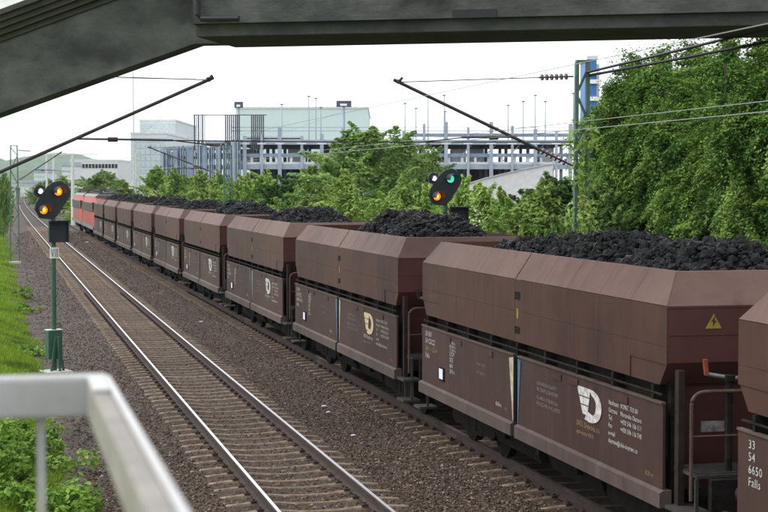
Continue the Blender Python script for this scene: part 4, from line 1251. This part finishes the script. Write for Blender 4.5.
def block(name, label, d, px0, px1, py_top, depth, m, cat='building', rows=0, cols=0, band=None, roof=None):
    t = building(name, label, cat, d, group='far buildings')
    s = d / FPX
    X = lambda p: (p - 384) * s
    Z = lambda p: EYE.z + (186 - p) * s + 0.4
    w = MB().box(X(px0), X(px1), 0, depth, 0, Z(py_top)).build('wall', m, t)
    if roof: MB().box(X(px0) - 0.4, X(px1) + 0.4, -0.4, depth + .4, Z(py_top) + 0.002, Z(py_top) + roof[1]).build('roof', roof[0], t)
    else: MB().box(X(px0) - .1, X(px1) + .1, -.1, depth + .1, Z(py_top) + 0.002, Z(py_top) + 0.35).build('roof_edge', 'concrete_white', t)
    if rows:
        y0, y1, wm, gap = band
        for r in range(rows):
            for c in range(cols):
                cw = (X(px1) - X(px0)) / cols; ch = (Z(y0) - Z(y1)) / rows
                x0 = X(px0) + cw * (c + gap); x1 = X(px0) + cw * (c + 1 - gap)
                z1 = Z(y0) - ch * (r + gap * 1.2); z0 = Z(y0) - ch * (r + 1 - gap * 1.2)
                f = MB().box(x0, x1, -0.12, 0.05, z0, z1).build('window', wm, t)
    return t
block('office_block', 'pale mint flat roofed hall behind the parking deck', 270, 236, 368, 109, 40, 'mint_wall')
block('office_block', 'tall pale glass block left of the louvred tower', 330, 131, 166, 134, 40, 'pale_wall', rows=7, cols=7, band=(137, 180, 'pane', 0.10))
block('office_block', 'higher pale glass block rising behind the tall pole', 350, 140, 176, 121, 40, 'pale_wall', rows=4, cols=6, band=(123, 150, 'pane', 0.10))
block('long_building', 'low white building with a row of dark windows above the trees', 380, 82, 118, 161, 25, 'concrete_white', rows=1, cols=11, band=(163, 169, 'glass_dark', 0.14))
block('town_house', 'white town house on the far hillside left of the long building', 620, 62, 76, 166, 20, 'concrete_white', rows=2, cols=5, band=(168, 178, 'pane', 0.22), roof=('garage_steel', 1.6))
block('town_house', 'small pale house beside the far bridge', 560, 34, 45, 172, 20, 'pale_wall', rows=2, cols=4, band=(174, 184, 'pane', 0.22), roof=('garage_steel', 1.6))
block('town_house', 'white house framed by the far railway bridge', 700, 16, 30, 184, 16, 'concrete_white', rows=2, cols=4, band=(187, 194, 'pane', 0.22))
block('town_house', 'pale terrace high on the hillside above the pole', 900, 70, 100, 160, 20, 'concrete_white', rows=2, cols=10, band=(162, 170, 'pane', 0.2))
tw = block('blue_tower', 'narrow blue and white tower behind the lattice mast', 150, 587.5, 596, 60, 6, 'tower_blue')
s_ = 150 / FPX
for py in (72, 80, 97, 112):
    MB().box((589 - 384) * s_, (600 - 384) * s_, -0.25, -0.005, EYE.z + .4 + (186 - py - 4) * s_, EYE.z + .4 + (186 - py) * s_).build('white_panel', 'white_paint', tw)
MB().box((596.1 - 384) * s_, (599.5 - 384) * s_, 0.5, 5, 0, EYE.z + .4 + (186 - 64) * s_).build('stair_core', 'concrete_white', tw)
# white ramp wall below the deck
rw = building('ramp_wall', 'long white sloping ramp wall between bushes and parking deck', 'wall', 120)
s_ = 120 / FPX
fn = lambda u, v, d: ((u - 384) * s_, d, EYE.z + 0.4 + (186 - v) * s_)
MB().prism([(466, 240), (466, 185), (485, 179), (520, 170.5), (553, 164), (553, 240)], fn, 0, 0.6).build('wall', 'concrete_white', rw)
MB().prism([(465.5, 185), (485, 178.9), (520, 170.4), (553.5, 163.9), (553.5, 162.9), (520, 169.4), (485, 177.9), (465.5, 184)], fn, -0.1, 0.7).build('coping', 'concrete_pale', rw)
# far road bridge over the tracks
fb = building('road_bridge', 'small grey road bridge over the tracks in the far distance', 'bridge', 430)
s_ = 430 / FPX
X = lambda p: (p - 384) * s_; Z = lambda p: EYE.z + 0.4 + (186 - p) * s_
MB().box(X(6), X(66), 0, 6, Z(187.5), Z(183)).build('deck', 'concrete_pale', fb)
MB().box(X(6), X(66), -0.2, 0.0, Z(182.8), Z(180.5)).build('parapet', 'garage_steel', fb)
for a, c in ((6, 15.5), (29, 32), (50, 66)): MB().box(X(a), X(c), 0.3, 5.5, -0.2, Z(187.6)).build('abutment', 'concrete_pale', fb)

# ------------------------------------------------------------------ hills
def hill(name, d, pts, thick, label):
    s = d / FPX; o, _ = frame_at(d)
    bb = MB(); n = len(pts); r = random.Random(d)
    rows = 7
    for j in range(rows):
        f = j / (rows - 1)
        for px, py in pts:
            z = (EYE.z + (186 - py) * s) * math.sin(f * math.pi / 2) ** 0.8 + (r.uniform(-0.03, 0.03) * d * 0.02 if 0 < j else 0)
            bb.v.append(((px - 384) * s, f * thick, z if j else -3))
    for j in range(rows - 1):
        for i in range(n - 1):
            a = j * n + i; bb.f.append((a, a + 1, a + n + 1, a + n)); bb.m.append(0)
    ob = bb.build(name, 'hill_green', smooth=True, kind='structure', label=label)
    ob.location = o; ob.rotation_euler = (0, 0, -YAW)
hp = [(-220, 175)] + [(x, 149 + 6 * math.sin(x * 0.05) + max(0, x - 30) * 0.16 + random.uniform(-1, 1)) for x in range(-180, 200, 9)] + [(260, 186)]
hill('hill', 2200, hp, 700, 'hazy wooded hill on the horizon')
hp = [(-220, 180)] + [(x, 168 + 4 * math.sin(x * 0.07 + 1) + max(0, x - 60) * 0.1 + random.uniform(-1, 1)) for x in range(-180, 150, 9)] + [(190, 187)]
hill('hill', 1150, hp, 300, 'lower hazy hill with scattered houses')

# ------------------------------------------------------------------ vegetation
def leaves(centres, radii, per, size, r, squash=0.85, up=0.35, shell=True, flat=1.0):
    """leaf quads gathered in clumps; returns vertex and face arrays"""
    n = len(centres) * per
    c = np.repeat(centres, per, 0); rad = np.repeat(radii, per)
    d = r.normal(size=(n, 3)); d /= np.linalg.norm(d, axis=1)[:, None]
    rr = rad * (r.random(n) ** (0.33 if not shell else 0.22))
    p = c + d * rr[:, None] * np.array([1, 1, squash])
    nrm = d + r.normal(0, 0.55, (n, 3)) + np.array([0, 0, up]); nrm /= np.linalg.norm(nrm, axis=1)[:, None]
    t = r.normal(size=(n, 3)); t -= nrm * (t * nrm).sum(1)[:, None]; t /= np.linalg.norm(t, axis=1)[:, None]
    b2 = np.cross(nrm, t)
    s = size * r.uniform(0.6, 1.35, n)[:, None]
    q = np.stack([p - t * s, p + b2 * s * 0.55 + nrm * s * 0.12, p + t * s, p - b2 * s * 0.55 + nrm * s * 0.12], 1)
    return q.reshape(-1, 3), np.arange(n * 4).reshape(-1, 4)
def crown_pts(n, a, b_, h0, h1, r, taper=0.3, surf=0.5):
    """clump centres in an uneven crown"""
    out = []
    while len(out) < n:
        f = r.random()
        z = h0 + (h1 - h0) * f
        prof = math.sin(math.pi * min(1, 0.12 + f * 0.88)) ** 0.55 * (1 - taper * f)
        th = r.random() * 2 * math.pi
        k = (surf + (1 - surf) * r.random()) * prof * (0.72 + 0.28 * math.sin(3 * th + 5 * f))
        out.append((a * k * math.cos(th), b_ * k * math.sin(th), z))
    return np.array(out)
def trunk(h, r0, seed, spread=0.5, limbs=5):
    rr = random.Random(seed); bb = MB()
    pts = [(0, 0, -0.15)]
    for k in range(1, 6): pts.append((rr.uniform(-.12, .12) * k * 0.4, rr.uniform(-.12, .12) * k * 0.4, h * k / 5))
    bb.tube(pts, r0, 8, r2=r0 * 0.3)
    for k in range(limbs):
        i = rr.randint(1, 4); p = Vector(pts[i]); a = rr.uniform(0, 6.28); L = h * rr.uniform(0.25, 0.45)
        e = p + Vector((math.cos(a) * L * spread, math.sin(a) * L * spread, L * 0.8)); m = (p + e) / 2 + Vector((0, 0, -L * 0.08))
        bb.tube([p, m, e], r0 * 0.42, 6, r2=r0 * 0.1)
    return bb.mesh('trunk', 'bark', smooth=True)
def sprays(c, L, crad, per, size, r, mid, droop):
    """leafy twigs: leaves strung along arching shoots that point outwards (or hang down)"""
    n = len(c)
    out = c - mid; out[:, 2] *= 0.5
    out /= np.linalg.norm(out, axis=1)[:, None] + 1e-6
    d = out * (0.55 if not droop else 0.35) + np.array([0, 0, 0.5 if not droop else -0.9]) + r.normal(0, 0.4, (n, 3))
    d /= np.linalg.norm(d, axis=1)[:, None]
    N = n * per
    ci = np.repeat(c, per, 0); di = np.repeat(d, per, 0)
    Li = np.repeat(L * r.uniform(0.5, 1.5, n), per); ri = np.repeat(crad * r.uniform(0.6, 1.2, n), per)
    t = r.random(N) ** 0.8
    off = r.normal(size=(N, 3)); off /= np.linalg.norm(off, axis=1)[:, None]
    p = ci + di * ((t - 0.35) * Li)[:, None] + off * (ri * (1.05 - 0.85 * t) * r.random(N) ** 0.4)[:, None]
    p[:, 2] -= 0.18 * Li * t ** 2 * (not droop)
    nrm = off + out.repeat(per, 0) * 0.5 + np.array([0, 0, 0.6]) + r.normal(0, 0.45, (N, 3)); nrm /= np.linalg.norm(nrm, axis=1)[:, None]
    tt = r.normal(size=(N, 3)) + di * 0.6; tt -= nrm * (tt * nrm).sum(1)[:, None]; tt /= np.linalg.norm(tt, axis=1)[:, None]
    b2 = np.cross(nrm, tt); sz = size * r.uniform(0.55, 1.4, N)[:, None]
    q = np.stack([p - tt * sz, p + b2 * sz * 0.5 + nrm * sz * 0.12, p + tt * sz, p - b2 * sz * 0.5 + nrm * sz * 0.12], 1)
    return q.reshape(-1, 3), np.arange(N * 4).reshape(-1, 4)
def crown_kind(seed, n, per, a, b_, h0, h1, crad, size, m, taper=0.3, surf=0.5, squash=0.8, droop=False, L=None):
    r = np.random.default_rng(seed)
    n = int(n * 1.7); per = int(per * 0.62)
    c = crown_pts(n, a, b_, h0, h1, r, taper, surf)
    v, f = sprays(c, L or crad * 2.0, crad * 0.62, per, size, r, np.array([0, 0, h0 + (h1 - h0) * 0.4]), droop)
    return np_mesh('crown', v, f, m)
KIND = {
    'bush_a': (crown_kind(1, 70, 400, 1.7, 1.7, 0.5, 3.3, 0.50, 0.055, 'leaf_bush'), trunk(2.4, 0.09, 1)),
    'bush_b': (crown_kind(2, 76, 400, 1.9, 1.7, 0.4, 3.9, 0.48, 0.055, 'leaf_bush', taper=0.45), trunk(2.9, 0.10, 2)),
    'bush_c': (crown_kind(3, 68, 400, 1.8, 1.8, 0.4, 3.2, 0.48, 0.055, 'leaf_tree'), trunk(2.3, 0.09, 3)),
    'tree_a': (crown_kind(4, 130, 420, 2.7, 2.6, 1.5, 7.0, 0.58, 0.06, 'leaf_tree', taper=0.12), trunk(5.4, 0.17, 4)),
    'tree_b': (crown_kind(5, 115, 380, 2.2, 2.2, 1.2, 6.6, 0.54, 0.062, 'leaf_bush', taper=0.45), trunk(5.0, 0.15, 5)),
    'dark_a': (crown_kind(6, 100, 380, 2.3, 2.3, 0.6, 5.2, 0.58, 0.068, 'leaf_dark'), trunk(4.0, 0.15, 6)),
    'ivy_a': (crown_kind(7, 200, 640, 2.0, 1.7, 0.3, 9.2, 0.55, 0.048, 'leaf_ivy', taper=0.12, surf=0.66, droop=True, L=1.5), trunk(8.2, 0.24, 7, 0.3)),
    'ivy_b': (crown_kind(8, 190, 640, 1.8, 1.8, 0.3, 9.0, 0.56, 0.048, 'leaf_ivy', taper=0.2, surf=0.64, droop=True, L=1.5), trunk(8.0, 0.22, 8, 0.3)),
}
def plant(name, kind, label, cat, x, y, s=1.0, sz=None, rz=None, z=-0.4, group=None):
    cm, tm = KIND[kind]
    t = thing(name, label, cat, (x, y, z), random.uniform(0, 6.28) if rz is None else rz, group)
    t.scale = (s, s, sz or s)
    link('crown', cm, t); link('trunk', tm, t)
    return t
random.seed(99)
def plant_px(name, kind, label, cat, px, pytop, d, s=1.0, hbase=1.0, **k):
    """stand a plant at distance d so that its top reaches the photographed height"""
    a = at(px, 186, d); top = at(px, pytop, d).z
    return plant(name, kind, label, cat, a.x, a.y, s, (top + 0.4) / hbase, **k)
HB = {'bush_a': 3.75, 'bush_b': 4.3, 'bush_c': 3.65, 'tree_a': 7.5, 'tree_b': 7.1, 'dark_a': 5.8, 'ivy_a': 9.8, 'ivy_b': 9.6}
ivy_list = [('ivy_b', 611, 74, 48, 0.8, 'creeper covered tree just right of the lattice mast'), ('ivy_a', 634, 44, 48, 0.95, 'second creeper covered tree right of the lattice mast'),
            ('ivy_b', 660, 40, 46, 1.05, 'middle creeper covered tree right of the lattice mast'), ('ivy_a', 694, 32, 43, 1.0, 'fourth creeper covered tree right of the lattice mast'),
            ('ivy_b', 728, 26, 41, 1.0, 'creeper covered tree second from the right edge'), ('ivy_a', 765, 20, 38, 1.0, 'creeper covered tree at the right edge of the picture'), ('ivy_b', 800, 20, 37, 1.0, 'creeper covered tree cut off by the right edge, behind the outermost one')]
for kd, px, py, d, s, lab in ivy_list:
    plant_px('ivy_tree', kd, lab, 'tree', px, py, d, s, HB[kd], group='creeper covered trees')
row = [  # kind, px, top y, distance, width scale, label
    ('bush_c', 590, 178, 44, 0.9, 'leafy bush at the foot of the lattice mast'),
    ('dark_a', 560, 174, 50, 0.85, 'dark leafy bush left of the lattice mast'),
    ('bush_a', 535, 184, 46, 0.95, 'low bush below the right end of the white ramp wall'),
    ('bush_a', 508, 192, 48, 0.95, 'low flowering bush below the white ramp wall'),
    ('bush_b', 482, 186, 52, 0.95, 'flowering bush right of the green and amber signal'),
    ('bush_a', 462, 176, 60, 0.9, 'bright bush behind the green and amber signal'),
    ('bush_b', 432, 184, 58, 0.8, 'pale bush left of the green and amber signal'),
    ('bush_a', 398, 180, 57, 0.95, 'pale rounded bush in front of the tall tree'),
    ('tree_a', 366, 124, 80, 1.45, 'tall green tree in front of the parking deck'),
    ('tree_a', 405, 140, 86, 1.1, 'tall tree right of the tallest, in front of the parking deck'),
    ('bush_b', 345, 172, 72, 1.1, 'bright green bush left of the tall tree'),
    ('bush_b', 312, 168, 82, 1.2, 'bright bush below the middle of the parking deck'),
    ('dark_a', 288, 176, 92, 1.1, 'dark bush left of the tall trees'),
    ('tree_b', 330, 160, 95, 1.0, 'slender bright tree beside the tall tree'),
    ('bush_a', 268, 172, 96, 1.2, 'bright bush below the sign box tower'),
    ('bush_b', 246, 175, 104, 1.2, 'bright bush right of the slim lattice mast'),
    ('bush_a', 222, 172, 112, 1.35, 'bright bush at the slim lattice mast'),
    ('bush_b', 200, 172, 124, 1.45, 'bright bush left of the slim lattice mast'),
    ('bush_a', 178, 170, 135, 1.5, 'bright bush below the louvred tower'),
    ('tree_b', 158, 166, 150, 1.2, 'bright tree right of the pale lattice mast'),
    ('tree_a', 103, 170, 205, 1.5, 'round green tree behind the locomotives'),
    ('tree_b', 88, 182, 215, 1.2, 'lower tree left of the round tree behind the locomotives'),
    ('tree_b', 122, 180, 200, 1.1, 'tree between the round tree and the pale lattice mast'),
    ('bush_a', 84, 203, 200, 1.6, 'low bush between the thick pole and the locomotives'),
    ('tree_b', 63, 176, 260, 1.3, 'far tree between the pale poles'),
    ('tree_a', 52, 178, 300, 1.4, 'far dark tree left of the pale poles'),
    ('tree_b', 40, 182, 330, 1.3, 'far tree right of the far bridge'),
]
for kd, px, py, d, s, lab in row:
    plant_px('tree' if kd.startswith('tree') else 'bush', kd, lab, 'tree' if kd.startswith('tree') else 'bush', px, py, d, s * 1.3, HB[kd], group='trees and bushes along the line')
for k, (px, py, d, kd, lab) in enumerate(((-12, 150, 118, 'bush_b', 'tall light bush at the left edge beyond the grass'), (3, 172, 150, 'bush_c', 'bush behind the left lattice mast'), (8, 178, 200, 'bush_b', 'far bush at the left edge near the far bridge'))):
    plant_px('bush', kd, lab, 'bush', px, py, d, 0.62, HB[kd], group='plants at the left edge')
# creeper on the lattice mast
r = np.random.default_rng(31)
c = np.stack([r.normal(0.05, 0.10, 46), r.normal(0, 0.10, 46), r.uniform(0.2, 6.4, 46) ** 1.0], 1)
v, f = leaves(c, r.uniform(0.12, 0.3, 46), 60, 0.055, r, 1.3)
link('creeper', np_mesh('creeper', v, f, 'leaf_bush'), loc=(rm.x, YM, -0.5), label='light green creeper climbing the lattice mast', cat='creeper')
# blossom on the low bushes
v, f = leaves(np.stack([r.uniform(-2.0, 1.9, 60), r.uniform(-2.1, -1.2, 60), r.uniform(2.6, 4.1, 60)], 1), np.full(60, 0.4), 8, 0.05, r)
pp = at(490, 186, 50)
link('blossom', np_mesh('blossom', v, f, 'blossom'), loc=(pp.x, pp.y, -0.4), label='scattered pale blossom on the low bushes below the ramp wall', cat='blossom', kind='stuff')

# grass on the left verge
def verge_z(x): return np.interp(x, [p[0] for p in prof], [p[1] for p in prof])
n = 150000
u = rng.random(n); gy2 = 1 / (1 / 17 + (1 / 170 - 1 / 17) * u ** 0.8)
edge = 0.95 + 0.14 * np.sin(gy2 * 0.9) + 0.12 * np.sin(gy2 * 2.1 + 1) + rng.exponential(0.07, n)
gx2 = edge - np.abs(rng.normal(0, 1, n)) * (0.9 + gy2 * 0.012)
keep = gx2 > -9; gx2, gy2 = gx2[keep], gy2[keep]; n = len(gx2)
hh = rng.uniform(0.07, 0.26, n) * np.clip(0.45 + (edge[keep] - gx2) * 0.8, 0.4, 1.15) * (0.75 + 0.35 * np.sin(gx2 * 2.3 + gy2 * 0.7))
th = rng.uniform(0, 6.28, n); wv = rng.uniform(0.008, 0.02, n) * (1 + gy2 / 90)
base = np.stack([gx2, gy2, verge_z(gx2) - 0.02], 1)
side = np.stack([np.cos(th), np.sin(th), np.zeros(n)], 1) * wv[:, None]
tipv = base + np.stack([rng.normal(0, 0.45, n) * hh, rng.normal(0, 0.45, n) * hh, hh], 1)
gv = np.stack([base - side, base + side, tipv], 1).reshape(-1, 3)
link('grass', np_mesh('grass', gv, np.arange(n * 3).reshape(-1, 3), 'grass'), kind='stuff', label='bright green grass on the left verge')
# bramble mounds at the lower left
for k, (x, y, sx, hgt, lab) in enumerate(((0.15, 24.5, 0.75, 0.75, 'leafy bramble mound seen below the near railing corner'), (-0.75, 26.5, 0.9, 0.85, 'leafy bramble mound at the lower left corner'), (0.55, 27.8, 0.6, 0.55, 'small bramble mound beside the path below the railing'),
                                          (-0.3, 29.6, 0.8, 0.6, 'bramble mound just behind the railing top at the left'), (0.75, 23.2, 0.5, 0.5, 'bramble mound at the bottom edge beside the railing post'))):
    r = np.random.default_rng(50 + k)
    nn = 34
    c = np.stack([r.normal(0, sx * 0.5, nn), r.normal(0, sx * 0.7, nn), r.uniform(0.05, hgt, nn)], 1)
    v, f = leaves(c, r.uniform(0.12, 0.28, nn), 70, 0.052, r, 0.8, up=1.0)
    t = thing('bramble', lab, 'bramble', (x, y, float(verge_z(np.array([x]))[0])), group='brambles below the railing')
    link('leaves', np_mesh('leaves', v, f, 'leaf_bramble'), t)
    st = MB()
    for q in range(9):
        p = c[q]; st.tube([(p[0] * 0.2, p[1] * 0.2, -0.05), (p[0] * 0.6, p[1] * 0.6, p[2] * 0.7), tuple(p)], 0.008, 5)
    st.build('stems', 'bark', t)
# weeds on the path edge
for k, (x, y, hgt) in enumerate(((0.95, 63, 0.35), (1.0, 71, 0.45), (0.9, 47, 0.3))):
    r = np.random.default_rng(80 + k); nn = 14
    c = np.stack([r.normal(0, 0.2, nn), r.normal(0, 0.4, nn), r.uniform(0.05, hgt, nn)], 1)
    v, f = leaves(c, r.uniform(0.1, 0.2, nn), 50, 0.05, r, 0.8, up=0.8)
    t = thing('weed_clump', ('middle', 'farthest', 'nearest')[k] + ' weed clump on the grass edge of the path', 'weeds', (x, y, -0.42), group='weed clumps by the path')
    link('leaves', np_mesh('leaves', v, f, 'leaf_bramble'), t)
    st = MB()
    for q in range(5): st.tube([(0, 0, -0.03), tuple(c[q])], 0.006, 5)
    st.build('stems', 'bark', t)
# small litter on the ballast
for k, (px, py, s) in enumerate(((201, 321, 0.07), (353, 434, 0.05), (324, 405, 0.06), (87, 242, 0.12), (328, 411, 0.05))):
    dd = (EYE.z + 0.2) / ((py - 186) / FPX)
    p = at(px, py, dd)
    MB().add([(-s, -s * .6, 0), (s, -s * .5, 0.01), (s * .8, s * .6, 0.02), (-s * .7, s * .5, 0.005), (-s * .8, -s * .4, s * .35), (s * .7, -s * .4, s * .5), (s * .6, s * .4, s * .4), (-s * .5, s * .4, s * .3)],
             [(0, 3, 2, 1), (4, 5, 6, 7), (0, 1, 5, 4), (1, 2, 6, 5), (2, 3, 7, 6), (3, 0, 4, 7)]).build('litter_scrap', 'white_paint', loc=(p.x, p.y, -0.225), label=('white scrap on the ballast midway to the wagon doors', 'lowest white scrap, right of the shiny rails', 'upper of two white scraps near the shiny rail', 'white scrap by the far rails near the locomotive', 'lower of two white scraps near the shiny rail')[k], cat='litter', group='white scraps on the ballast')

# ------------------------------------------------------------------ haze
HAZE = 0.00006
if HAZE:
    hm = bpy.data.materials.new('haze_air'); hm.use_nodes = True
    hn = hm.node_tree.nodes; hn.clear()
    pv = hn.new('ShaderNodeVolumePrincipled'); pv.inputs['Color'].default_value = (0.72, 0.86, 1.0, 1); pv.inputs['Density'].default_value = HAZE
    ho = hn.new('ShaderNodeOutputMaterial'); hm.node_tree.links.new(pv.outputs[0], ho.inputs['Volume'])
    me = MB().box(-4200, 4200, -500, 7100, -4.5, 130).mesh('haze', 'soil')
    me.materials.clear(); me.materials.append(hm)
    link('haze', me, kind='stuff', label='thin pale air haze')
